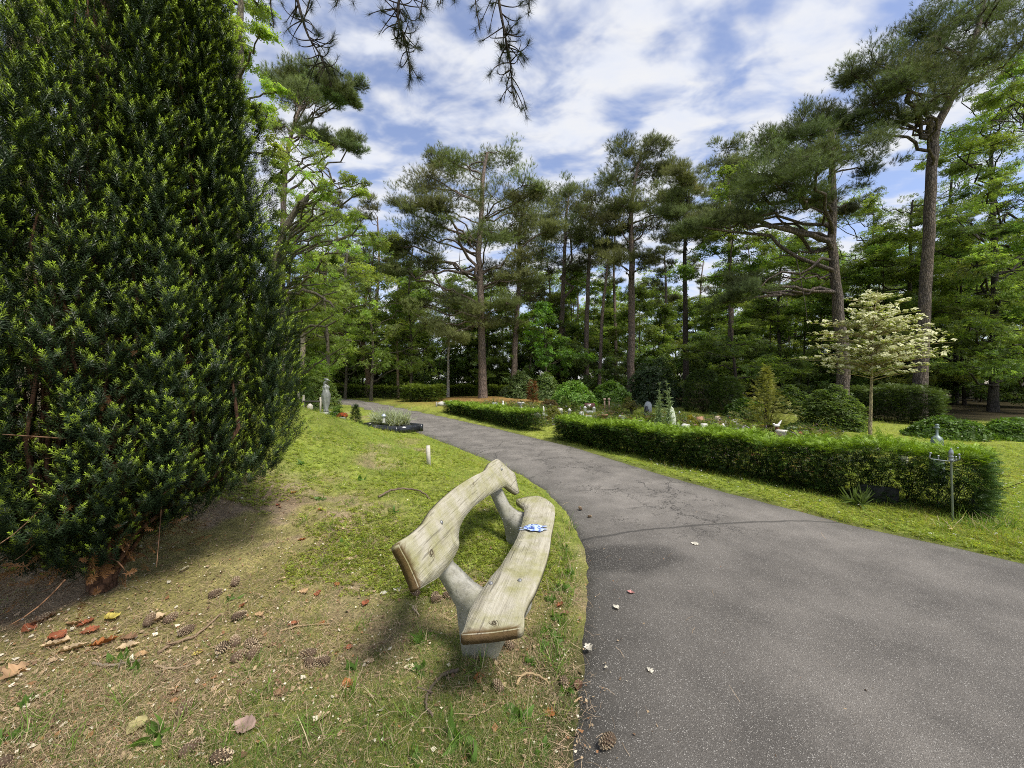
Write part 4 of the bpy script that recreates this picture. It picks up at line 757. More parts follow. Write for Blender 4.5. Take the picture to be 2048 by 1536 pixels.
def hedge(seed, label, front, height, thick, n_m2, size, top=HTOP, side=HSIDE, hend=None, group=None, stems=True):
    """front: ground points along the path side; the hedge body lies behind (to +normal)"""
    r = rngf(seed); P = np.array(front, float); p = spline(np.c_[P, np.zeros(len(P))], 40)[:, :2]; seg = np.linalg.norm(np.diff(p, axis=0), axis=1); s = np.r_[0, np.cumsum(seg)]; L = s[-1]
    t = unit(np.gradient(p, axis=0)); nrm = np.stack([-t[:, 1], t[:, 0]], 1)
    if nrm[:, 1].mean() < 0: nrm = -nrm
    mid = p[20] + nrm[20] * thick / 2; root = thing('clipped_hedge', label, 'hedge', (mid[0], mid[1], gz(*mid)), group); mf, mw = MB(), MB()
    def at(q, w): return np.stack([np.interp(q, s, p[:, 0]) + np.interp(q, s, nrm[:, 0]) * w, np.interp(q, s, p[:, 1]) + np.interp(q, s, nrm[:, 1]) * w], -1)
    def hh(q): return height * (1 + .05 * np.sin(q * 3.1 + seed) + .04 * np.sin(q * 7.7)) if hend is None else np.interp(q, [0, L], [height, hend]) * (1 + .04 * np.sin(q * 3.1 + seed) + .03 * np.sin(q * 8.3))
    N = lambda q: np.stack([np.interp(q, s, nrm[:, 0]), np.interp(q, s, nrm[:, 1])], -1); Tn = lambda q: np.stack([np.interp(q, s, t[:, 0]), np.interp(q, s, t[:, 1])], -1)
    def put(q, w, z, o3, col, sz, jit):
        xy = at(q, w); pos = np.c_[xy, H(xy[:, 0], xy[:, 1]) + z]; pos += r.normal(size=pos.shape) * jit
        scat_dir(mf, SPRIG, pos, np.tile([0, 0, 1.], (len(q), 1)) + r.normal(size=(len(q), 3)) * .35, o3, sz, col, r)
    # two side faces, ends, top; depth jitter inward
    for sgn, w0 in ((-1, 0), (1, thick)):
        n = int(L * height * n_m2 * (1 if sgn < 0 else .5)); q = r.uniform(0, L, n); zf = r.random(n) ** .9; dep = np.abs(r.normal(size=n)) * .07; bulge = .05 * np.sin(q * 4.3 + zf * 5) + .035 * np.sin(q * 11 + zf * 9)
        w = w0 - sgn * (dep - bulge + .05 * (1 - zf)); nn = N(q) * sgn; o3 = np.c_[nn + Tn(q) * r.normal(size=(n, 1)) * .7, r.uniform(-.25, .55, n)]
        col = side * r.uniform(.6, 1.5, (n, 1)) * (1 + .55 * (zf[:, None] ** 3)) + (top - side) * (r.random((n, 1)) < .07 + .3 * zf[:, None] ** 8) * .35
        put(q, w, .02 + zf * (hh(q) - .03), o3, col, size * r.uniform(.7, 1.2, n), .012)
    for e, sg in ((0., -1), (L, 1)):
        n = int(thick * height * n_m2 * 1.1); q = np.full(n, e) - sg * np.abs(r.normal(size=n)) * .06; zf = r.random(n); w = r.uniform(0, thick, n); o3 = np.c_[Tn(q) * sg + N(q) * r.normal(size=(n, 1)) * .6, r.uniform(-.2, .6, n)]
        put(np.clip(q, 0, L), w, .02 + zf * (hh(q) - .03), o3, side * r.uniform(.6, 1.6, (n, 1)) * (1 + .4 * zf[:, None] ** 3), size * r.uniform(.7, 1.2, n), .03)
    n = int(L * thick * n_m2 * 1.25); q = r.uniform(0, L, n); w = r.uniform(-.02, thick + .02, n); o3 = np.c_[r.normal(size=(n, 2)) * .75, r.uniform(.25, 1, n)]
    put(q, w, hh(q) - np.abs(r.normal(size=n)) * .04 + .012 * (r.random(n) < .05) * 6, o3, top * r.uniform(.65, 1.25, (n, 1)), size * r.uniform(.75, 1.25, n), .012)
    # twiggy inside
    k = int(L / .12)
    for i in range(k):
        q = (i + r.random()) * L / k; b = at(np.array([q]), thick * r.uniform(.3, .7))[0]; z = gz(*b)
        for _ in range(3):
            e = np.array([b[0], b[1], z + height * .9]) + np.r_[r.normal(size=2) * thick * .28, 0]; tube(mw, bez((b[0], b[1], z - .05), (b[0], b[1], z + height * .3), e, 5), np.linspace(.007, .002, 5), (.06, .045, .03), 4, cap=False)
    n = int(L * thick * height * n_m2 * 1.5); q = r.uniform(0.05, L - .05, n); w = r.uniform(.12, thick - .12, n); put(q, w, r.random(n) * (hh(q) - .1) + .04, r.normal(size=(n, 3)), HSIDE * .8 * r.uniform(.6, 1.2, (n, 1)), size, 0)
    mf.build('foliage', M_YEW, root); mw.build('branches', M_BARK, root); return root
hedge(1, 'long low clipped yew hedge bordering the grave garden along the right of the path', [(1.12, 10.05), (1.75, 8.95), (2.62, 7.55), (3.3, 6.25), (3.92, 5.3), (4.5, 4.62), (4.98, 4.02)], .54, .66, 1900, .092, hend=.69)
hedge(2, 'short low clipped hedge curving beside the path, beyond the grassy gap', [(-2.95, 16.6), (-1.7, 14.7), (-.55, 12.9), (.45, 11.35)], .43, .62, 1500, .09, hend=.57)
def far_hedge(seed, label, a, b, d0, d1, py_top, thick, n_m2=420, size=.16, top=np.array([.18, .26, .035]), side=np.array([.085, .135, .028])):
    p0 = np.array([(a - CX) / F * d0, d0]); p1 = np.array([(b - CX) / F * d1, d1]); h = EYE - (py_top - CY) / F * (d0 + d1) / 2 - gz(*((p0 + p1) / 2))
    return hedge(seed, label, [p0, (p0 * 2 + p1) / 3, (p0 + 2 * p1) / 3, p1], h, thick, n_m2, size, top, side)
far_hedge(11, 'far clipped hedge running along the bend of the path left of the dense hedge block', 646, 700, 28, 27, 771, .8)
far_hedge(12, 'thin see-through stretch of far hedge with bare stems showing', 703, 806, 26.6, 24.4, 773, .6, 130)
far_hedge(13, 'dense square end block of the far hedge', 804, 862, 21.8, 21, 775, 1.3, 340)
far_hedge(14, 'far hedge stretch directly left of the tall pine trunk', 866, 950, 28, 27.5, 773, .8)
far_hedge(15, 'far hedge stretch directly right of the tall pine trunk', 976, 1032, 27.5, 27, 773, .8)
far_hedge(16, 'tall dark clipped hedge behind the white flowering tree', 1694, 1872, 14.6, 12.6, 778, 1.0, 420, .15, np.array([.08, .125, .03]), np.array([.055, .09, .026]))
T_LAUR = [T_spray(s + 90, 9, .5, .2, .35, .7) for s in range(3)]
def bush(seed, name, label, cat, x, y, R, hgt, n, size, col, Ts=SPRAY, mat=None, mode='round', group=None, twig=(.1, .08, .05), shape='dome', loc_z=None):
    r = rngf(seed); z0 = gz(x, y) if loc_z is None else loc_z; root = thing(name, label, cat, (x, y, z0), group); mf, mw = MB(), MB()
    d = unit(r.normal(size=(n, 3))); d[:, 2] = np.abs(d[:, 2]) * 1.0 - .22; rad = 1 - np.abs(r.normal(size=n)) * .16; rad *= 1 + .12 * np.sin(d[:, 0] * 5 + seed) * np.sin(d[:, 1] * 6 + d[:, 2] * 4)
    u = d * rad[:, None]
    if shape == 'cone':
        t = r.random(n) ** 1.4; a = r.uniform(0, 6.283, n); q = (1 - t) ** .75 * (1 - np.abs(r.normal(size=n)) * .14); u = np.stack([np.cos(a) * q, np.sin(a) * q, t], 1); d = np.stack([np.cos(a), np.sin(a), .6 + 0 * a], 1)
    if shape == 'wisp':
        t = r.random(n) ** 1.7; a = r.uniform(0, 6.283, n); q = (1 - t) ** 1.15 * r.uniform(.25, 1.15, n) * (.7 + .4 * np.sin(a * 3 + t * 9)); u = np.stack([np.cos(a) * q, np.sin(a) * q, .06 + t * (.9 + .1 * r.random(n))], 1); d = np.stack([np.cos(a), np.sin(a), .5 + 0 * a], 1)
    if shape == 'column':
        t = r.random(n); a = r.uniform(0, 6.283, n); q = np.minimum(1, (1.02 - t) * 3.2) ** .5 * (1 - np.abs(r.normal(size=n)) * .1); u = np.stack([np.cos(a) * q, np.sin(a) * q, t], 1); d = np.stack([np.cos(a), np.sin(a), .5 + 0 * a], 1)
    pos = np.array([x, y, z0]) + u * np.array([R, R * .85, hgt]); pos[:, 2] = np.maximum(pos[:, 2], H(pos[:, 0], pos[:, 1]) + .03)
    if Ts is SPRIG: scat_dir(mf, Ts, pos, np.tile([0, 0, 1.], (n, 1)) + r.normal(size=(n, 3)) * .3, d + r.normal(size=(n, 3)) * .4, size * r.uniform(.75, 1.2, n), np.asarray(col) * r.uniform(.65, 1.4, (n, 1)), r)
    else: multi(mf, Ts, pos, d * (.8 if mode == 'round' else .3) + r.normal(size=(n, 3)) * .4 + np.array([0, 0, .5 if mode == 'round' else 1.2]), size * r.uniform(.75, 1.25, n), np.asarray(col) * r.uniform(.7, 1.35, (n, 1)), r)
    for k in range(9 + n // 220):
        e = np.array([x, y, z0]) + u[r.integers(0, n)] * np.array([R, R * .85, hgt]) * .92; s = np.array([x + r.normal() * R * .06, y + r.normal() * R * .06, z0 - .05])
        tube(mw, bez(s, (s + e) / 2 + np.array([0, 0, .12 * hgt]), e, 6), np.linspace(.016 * max(R, .3), .004 * max(R, .3), 6) * 1.4, twig, 5, cap=False)
    mf.build('foliage', mat or M_LEAF, root); mw.build('stems', M_BARK, root); return root
def bush_px(seed, name, label, cat, px, pyb, w, ytop, n, size, col, d=None, **k):
    g = G(px, pyb) if d is None else np.array([(px - CX) / F * d, d, 0]); g[2] = gz(g[0], g[1]); h = EYE - (ytop - CY) / F * g[1] - g[2]
    return bush(seed, name, label, cat, g[0], g[1], w / F * g[1] / 2, h, n, size, col, **k)
LAU = np.array([.14, .24, .04])
bush_px(1, 'laurel_bush', 'bright light green laurel bush beside a darker one behind the grave garden', 'laurel', 1146, 818, 92, 750, 1900, .3, LAU * 1.1, d=19, Ts=T_LAUR, mat=M_LAUREL)
bush_px(2, 'laurel_bush', 'laurel bush with tree shade in its leaf colour, directly right of the brightest laurel', 'laurel', 1222, 818, 84, 752, 1800, .3, LAU * .7, d=19.5, Ts=T_LAUR, mat=M_LAUREL)  # leaf colour toned down to stand for tree shadow on this bush
bush_px(3, 'laurel_bush', 'laurel bush behind the feathery yellowish conifer', 'laurel', 1490, 846, 84, 788, 1500, .26, LAU * .5, d=14.5, Ts=T_LAUR, mat=M_LAUREL)
bush_px(4, 'laurel_bush', 'low wide laurel bush on the lawn behind the bottle shaped urn', 'laurel', 1893, 880, 140, 826, 2200, .2, LAU * .62, d=10.6, Ts=T_LAUR, mat=M_LAUREL)
bush_px(5, 'laurel_bush', 'laurel bush on the lawn cut by the right edge of the picture', 'laurel', 2048, 890, 150, 830, 2200, .2, LAU * .75, d=10.2, Ts=T_LAUR, mat=M_LAUREL)
bush_px(6, 'holly_bush', 'big dark holly mass behind the round topiary', 'holly', 1306, 815, 108, 692, 2600, .26, np.array([.04, .068, .026]), d=20, mat=M_LAUREL)
bush_px(7, 'yew_bush', 'broad dark clipped column bush left of the slimmer one', 'yew', 1406, 832, 66, 742, 2600, .17, np.array([.05, .085, .028]), d=17, Ts=SPRIG, mat=M_YEW, shape='column')
bush_px(8, 'yew_bush', 'slimmer dark green clipped column bush with a rounded top', 'yew', 1453, 838, 52, 756, 2200, .16, np.array([.055, .095, .028]), d=16, Ts=SPRIG, mat=M_YEW, shape='column')
bush_px(9, 'rhododendron', 'dark rhododendron mass between tall pine trunk and reddish dead conifer', 'rhododendron', 1045, 800, 66, 728, 1500, .3, DEEP * 1.0, d=24, mat=M_LAUREL)
bush_px(10, 'rhododendron', 'dark rhododendron right behind the reddish dead conifer', 'rhododendron', 1092, 800, 60, 732, 1400, .3, DEEP * 1.15, d=23, mat=M_LAUREL)
bush_px(11, 'conifer_shrub', 'narrow dead reddish brown conifer in front of the rhododendrons', 'conifer', 1065, 804, 15, 760, 420, .15, np.array([.16, .07, .035]), d=20.5, Ts=SPRIG, mat=M_DRY, shape='column')
bush_px(12, 'heather_shrub', 'wide brownish shrub in front of the bright laurel', 'shrub', 1098, 823, 44, 794, 900, .16, np.array([.12, .09, .045]), d=17.5)
bush_px(13, 'dwarf_conifer', 'pointed light green dwarf conifer right of the brownish shrub', 'conifer', 1128, 822, 17, 794, 500, .1, np.array([.09, .15, .03]), d=17, Ts=SPRIG, mat=M_YEW, shape='cone')
bush_px(14, 'dwarf_conifer', 'small pointed dwarf conifer in front of the bright laurel, right of a taller one', 'conifer', 1150, 824, 15, 804, 400, .1, np.array([.09, .15, .03]), d=16.5, Ts=SPRIG, mat=M_YEW, shape='cone')
bush_px(15, 'shrub', 'yellowish leafy shrub standing behind the grassy gap between the low hedges', 'shrub', 1108, 848, 36, 806, 620, .12, np.array([.17, .18, .035]), d=14)
bush_px(16, 'golden_shrub', 'small golden yellow leaved shrub beside the reddish stone', 'shrub', 1380, 853, 27, 826, 520, .1, np.array([.32, .28, .03]), d=13)
bush_px(17, 'shrub', 'low yellow green shrub at the foot of the round topiary', 'shrub', 1275, 850, 36, 820, 560, .11, np.array([.16, .2, .035]), d=13.2)
bush_px(18, 'feathery_conifer', 'feathery yellowish conifer with a thin wispy top in front of the shade', 'conifer', 1532, 868, 140, 738, 1900, .14, np.array([.27, .3, .1]), d=12.2, Ts=SPRIG, mat=M_YEW, shape='wisp')
bush_px(19, 'leafy_shrub', 'light green upright leafy shrub behind the pink roses', 'shrub', 1602, 886, 72, 840, 620, .14, np.array([.14, .2, .045]), d=10.6, Ts=T_LAUR)
bush_px(20, 'dark_shrub', 'dark shrub mass in the shade left of the tall clipped hedge', 'shrub', 1664, 858, 120, 752, 2400, .2, DEEP, d=12.2, mode='plate')
bush_px(21, 'dark_shrub', 'dark shrub in the shade behind the feathery conifer', 'shrub', 1575, 840, 100, 758, 1600, .26, DEEP * .9, d=17, mode='plate')
bush_px(22, 'green_shrub', 'loose green shrub behind the twisted statue', 'shrub', 634, 800, 90, 716, 1300, .22, MID, d=18)
bush_px(23, 'green_shrub', 'dark green shrub next to the yew, behind the timber frame', 'shrub', 588, 800, 80, 700, 1300, .22, DEEP * 1.3, d=16)
bush_px(24, 'leafy_plant', 'bright leafy perennial on the crest of the bank touching the yew', 'plant', 582, 812, 40, 788, 260, .13, np.array([.17, .22, .03]), d=7.0, Ts=T_LAUR)
bush_px(25, 'leafy_plant', 'low green perennial patch at the foot of the twisted statue', 'plant', 672, 830, 46, 806, 420, .13, np.array([.1, .17, .03]), d=11.6)
bush_px(26, 'pale_shrub', 'small silvery green shrub in front of the far hedge right of the tall pine', 'shrub', 1012, 797, 30, 768, 420, .2, np.array([.13, .17, .08]), d=25)
def topiary():
    g = G(1261, 836); g = np.array([(1261 - CX) / F * 14.5, 14.5, 0]); g[2] = gz(g[0], g[1]); r = rngf(61); root = thing('topiary_shrub', 'round clipped lollipop shrub with reddish green leaves on a short stem', 'shrub', g); mf, mw = MB(), MB()
    c = Pw(1261, 812, 14.5); R = 17 / F * 14.5
    for k in range(5): tube(mw, bez(g + np.r_[r.normal(size=2) * .03, -.05], (g + c) / 2, c + r.normal(size=3) * .08, 6), np.linspace(.025, .01, 6), BK_DARK, 5, cap=False)
    fill(mf, mw, r, c, (R, R, R), 420, SPRAY, .1, np.array([.13, .13, .035]), BK_DARK, 'round', 8); mw.build('trunk', M_BARK, root); mf.build('crown', M_LEAF, root)
topiary()
# ---------------------------------------------------------------- the white flowering tree
def cornus():
    r = rngf(66); d0 = 9.9; g = np.array([(1740 - CX) / F * d0, d0, 0]); g[2] = gz(g[0], g[1]); root = thing('dogwood_tree', 'slim dogwood with tiers of creamy white flowers standing on the lawn behind the hedge', 'dogwood', g); mw, mf, mp = MB(), MB(), MB()
    T = spline([g - [0, 0, .15], Pw(1741, 830, d0), Pw(1743, 770, d0), Pw(1745, 690, d0), Pw(1748, 640, d0), Pw(1755, 580, d0)], 26); tube(mw, T, np.linspace(.045, .008, 26), (.33, .28, .17), 10, .05, r)
    def bloom(c, s):
        a0 = r.uniform(0, 6.28); n = np.array([r.normal() * .5, r.normal() * .5 - .35, 1]); X, Y, Z = frames(n[None], np.array([a0])); X, Y, Z = X[0], Y[0], Z[0]
        for k in range(4):
            q = k * math.pi / 2; dd = X * math.cos(q) + Y * math.sin(q); e = -X * math.sin(q) + Y * math.cos(q); v = [c, c + dd * s * .55 + e * s * .36 + Z * s * .16, c + dd * s + Z * s * .02, c + dd * s * .55 - e * s * .36 + Z * s * .16]
            mp.add(v, [[0, 1, 2, 3]], np.array([.7, .69, .42]) * r.uniform(.85, 1.1))
        mf.add(c + np.array([[0, 0, 1], [1, 0, 0], [-.5, .87, 0], [-.5, -.87, 0]]) * s * .18, [[0, 1, 2], [0, 2, 3], [0, 3, 1]], (.2, .24, .06))
    tiers = [(718, 120, .9), (690, 125, .85), (672, 118, .8), (700, 105, .9), (655, 112, .8), (640, 95, .7), (660, 75, .8), (628, 75, .7), (742, 88, .55), (730, 100, .6), (612, 60, .5), (598, 42, .5), (640, 112, .6), (705, 135, .7), (592, 20, .3), (685, 95, .8), (650, 60, .8), (720, 80, .7)]
    for py, w, dn in tiers:
        w = w * .95; nb = max(3, int(10 * dn))
        for k in range(nb):
            a = k * 6.283 / nb + r.uniform(-.4, .4); L = w / F * d0 * r.uniform(.55, 1.08); zt = Pw(1745, py, d0)[2]; za = min(zt - .22 * L, T[-1, 2] - .05); za = max(za, g[2] + 1.25); s = np.array([np.interp(za, T[:, 2], T[:, i]) for i in range(3)])
            e = np.array([T[0, 0] + .05 + math.cos(a) * L, T[0, 1] + math.sin(a) * L, zt + r.normal() * .05 - .04 * L]); p = bez(s, (s * .5 + e * .5) + np.array([0, 0, .1 * L]), e, 9); tube(mw, p, np.linspace(.014, .003, 9), (.3, .25, .14), 5, cap=False)
            for i in range(2, 9):
                for q in range(int(1 + 3.2 * dn * r.random() + .6)):
                    side = np.array([-math.sin(a), math.cos(a), 0]) * r.normal() * .13 * (1.1 - i / 14); c = p[i] + side + np.array([r.normal() * .04, r.normal() * .04, .035 + r.random() * .05])
                    if r.random() < .62: bloom(c, r.uniform(.05, .075))
                    nlf = 3
                    scatter(mf, SPRAY[r.integers(0, 4)], (c - np.array([[0, 0, .03]])), np.array([[r.normal() * .3, r.normal() * .3, 1]]), r.uniform(.09, .13), np.array([.24, .27, .09]) * r.uniform(.8, 1.3), r)
    mw.build('trunk', M_BARK, root); c = mf.build('crown', M_LEAF, root); mp.build('blossom', M_PETAL, root)
cornus()
# ---------------------------------------------------------------- statue, graves and garden ornaments
ST_W = (.52, .5, .46); ST_G = (.33, .34, .35); ST_P = (.45, .34, .28)
def single(name, label, cat, mb, mat, smooth=False, group=None):
    return tag(mb.build(name, mat, None, smooth), label, cat, group)
def statue():
    d = 12; b = np.array([(652 - CX) / F * d, d, 0]); b[2] = gz(b[0], b[1]); z0 = Pw(0, 824, d)[2]; zt = Pw(0, 757, d)[2]; h = zt - z0; root = thing('statue', 'slender grey green statue of a figure in a twisted gown with bowed head', 'statue', (b[0], b[1], min(b[2], z0)))
    r = rngf(9); mb = MB(); k = h
    lathe(mb, (b[0], b[1], z0), [(.0, 0), (.07 * k, .0), (.072 * k, .05 * k), (.06 * k, .1 * k), (.085 * k, .22 * k), (.118 * k, .42 * k), (.12 * k, .53 * k), (.088 * k, .64 * k), (.075 * k, .69 * k), (.09 * k, .73 * k), (.085 * k, .77 * k), (.04 * k, .8 * k)], (.24, .25, .23), 40, 1, .75, twist=3.0, lobes=6, amp=.17); mb.build('body', M_BRONZE, root, True)
    mb = MB(); c = np.array([b[0], b[1], z0]); p = spline([c + [0, 0, .77 * k], c + [-.045 * k, 0, .84 * k], c + [.0, -.01, .9 * k], c + [.05 * k, -.02, .945 * k]], 10); tube(mb, p, np.linspace(.05 * k, .034 * k, 10), (.2, .21, .2), 12)
    blob(mb, c + [.045 * k, -.02, .955 * k], (.05 * k, .045 * k, .042 * k), (.2, .21, .2), r, .02, 3); blob(mb, c + [.0, 0, .975 * k], (.075 * k, .06 * k, .035 * k), (.16, .17, .16), r, .05, 2); tube(mb, [c + [.09 * k, -.02, .945 * k], c + [.125 * k, -.02, .935 * k]], [.02 * k, .008 * k], (.2, .21, .2), 8); mb.build('head', M_BRONZE, root, True)
    mb = MB(); boxv(mb, (b[0] + .05, b[1], z0 - .12), (.46, .4, .24), (.3, .3, .27), bev=.01); mb.build('plinth', M_STONE, root)
statue()
def left_graves():
    r = rngf(10)
    def at(px, py, d): return Pw(px, py, d)
    d = 12.6; root = thing('timber_frame', 'low timber posts with a dark rail on the grave left of the twisted statue', 'fence', (at(622, 0, d)[0], d, gz(at(622, 0, d)[0], d)))
    mb = MB()
    for px, t, b_ in ((597, 783, 826), (607, 790, 826)): 
        p0, p1 = at(px, b_, d), at(px, t, d); boxv(mb, (p0 + p1) / 2, (.065, .06, p1[2] - p0[2]), (.3, .28, .22), bev=.006)
        mb.build('post', M_TIMBER, root); mb = MB()
    p0, p1 = at(641, 832, d), at(641, 794, d); boxv(mb, (p0 + p1) / 2, (.05, .05, p1[2] - p0[2]), (.4, .37, .3), bev=.006); mb.build('post', M_TIMBER, root)
    mb = MB(); p = at(624, 803, d); boxv(mb, (p[0], d - .04, p[2]), (.56, .035, .06), (.06, .055, .05), bev=.005); mb.build('rail', M_TIMBER, root)
    mb = MB(); c = at(620, 815, 11.8); blob(mb, c, (.085, .08, .12), (.42, .39, .34), r, .1, 3); single('grave_stone', 'small pale rounded stone in front of the timber frame', 'gravestone', mb, M_STONE, True)
    # slate bowls at the statue's foot
    mb = MB(); c = at(666, 834, 11); lathe(mb, (c[0], c[1], gz(c[0], c[1]) - .01), [(0, 0), (.09, 0), (.12, .09), (.115, .11), (.095, .1), (0, .08)], (.2, .21, .21), 18); single('stone_bowl', 'grey stone bowl at the foot of the twisted statue', 'bowl', mb, M_STONE, True)
    mb = MB(); c = at(676, 832, 10.8); boxv(mb, (c[0], c[1], gz(c[0], c[1]) + .1), (.12, .03, .3), (.25, .26, .26), tilt=(.06, 0)); single('slate_marker', 'thin grey slate marker right of the twisted statue', 'gravestone', mb, M_STONE)
    # pot of red flowers
    d = 10.2; c = at(685, 842, d); c[2] = gz(c[0], c[1]); zt = at(685, 826, d)[2]; root = thing('flower_pot', 'pale pot overflowing with orange red flowers beside the statue', 'flower pot', c); mb = MB(); hh_ = max(zt - c[2], .12)
    lathe(mb, c, [(0, 0), (.07, 0), (.09, hh_ * .7), (.1, hh_ * .75), (.08, hh_ * .73), (0, hh_ * .65)], (.4, .4, .38), 18); mb.build('pot', M_CERAMIC, root, True); mf = MB(); n = 170; q = unit(r.normal(size=(n, 3))) * [.15, .13, .1] * (r.random((n, 1)) ** .4); q[:, 2] = np.abs(q[:, 2])
    multi(mf, SPRAY, c + [0, 0, hh_ * .78] + q, unit(q) + [0, 0, .5], .07, np.where(r.random((n, 1)) < .6, np.array([[.42, .07, .02]]), np.array([[.13, .09, .03]])) * r.uniform(.7, 1.3, (n, 1)), r); mf.build('flowers', M_PETAL, root)
    bush_px(41, 'dwarf_conifer', 'dark pointed dwarf conifer by the black edged grave', 'conifer', 711, 858, 22, 811, 700, .075, np.array([.03, .06, .02]), d=9.4, Ts=SPRIG, mat=M_YEW, shape='cone')
    # grave with black stone kerb
    a, b = Pw(722, 862, 9.1), Pw(791, 868, 8.35); za = gz(a[0], a[1]); zb_ = gz(b[0], b[1]); b[2] = a[2] = min(za, zb_); ux = unit(b - a); uy = np.array([-ux[1], ux[0], 0]); cen = (a + b) / 2 + uy * .35; rz = math.atan2(ux[1], ux[0]); L = np.linalg.norm(b - a)
    zk = max(za, zb_); root = thing('grave_kerb', 'grave bordered by polished black stone and planted with silvery grass', 'grave', (cen[0], cen[1], zk)); 
    for off, sz in ((uy * 0, (L + .1, .09, .17)), (uy * .7, (L + .1, .09, .17))):
        mb = MB(); cc = (a + b) / 2 + off; boxv(mb, (cc[0], cc[1], zk + .03), sz, (.022, .024, .028), rz, bev=.008); mb.build('kerb_stone', M_POLISH, root)
    for s in (0, 1):
        mb = MB(); cc = (a if s == 0 else b) + uy * .35; boxv(mb, (cc[0], cc[1], zk + .03), (.09, .6, .165), (.022, .024, .028), rz, bev=.008); mb.build('kerb_stone', M_POLISH, root)
    mb = MB(); boxv(mb, (cen[0], cen[1], zk + .03), (L - .1, .6, .1), (.07, .05, .035), rz, bev=.01, jit=.01, rng=r); mb.build('soil', M_STONE, root)
    gt = thing('ornamental_grass', 'silvery pale green grass clump planted in the black edged grave', 'plant', (cen[0], cen[1], zk + .1)); mf = MB(); n = 1500; base = cen + ux * (r.uniform(-.42, .42, (n, 1))) + uy * r.uniform(-.24, .24, (n, 1)); base[:, 2] = zk + .1
    multi(mf, BLADE, base, np.c_[r.normal(size=(n, 2)) * .5, np.ones(n)], r.uniform(.14, .36, n), np.array([.33, .36, .24]) * r.uniform(.7, 1.3, (n, 1)), r); mf.build('foliage', M_GRASS, gt)
    p = a + ux * L * .66 + uy * .02; lp = thing('grave_lamp', 'small silver grave lantern standing on the black kerb', 'lantern', (p[0], p[1], zk + .16)); mb = MB(); lathe(mb, (p[0], p[1], zk + .16), [(0, 0), (.035, 0), (.04, .02), (.028, .04), (.032, .12), (.03, .13)], (.4, .4, .36), 16); mb.build('body', M_STONE, lp, True)
    mb = MB(); lathe(mb, (p[0], p[1], zk + .16), [(.03, .131), (.055, .15), (.055, .17), (.03, .2), (.008, .215), (0, .22)], (.5, .55, .65), 16); mb.build('lid', M_METAL, lp, True)
    # marker stake on the bank
    g = G(857, 930); zt = Pw(857, 891, g[1])[2]; mb = MB(); boxv(mb, (g[0], g[1], (g[2] + zt) / 2 - .04), (.058, .05, zt - g[2] + .08), (.5, .47, .4), .2, (.02, -.03), bev=.004); single('marker_stake', 'short square pale wooden stake standing on the grassy bank behind the bench', 'stake', mb, M_TIMBER)
left_graves()
def gpos(px, d): x = (px - CX) / F * d; return np.array([x, d, gz(x, d)])
def hpx(py, d, g): return EYE - (py - CY) / F * d - g[2]
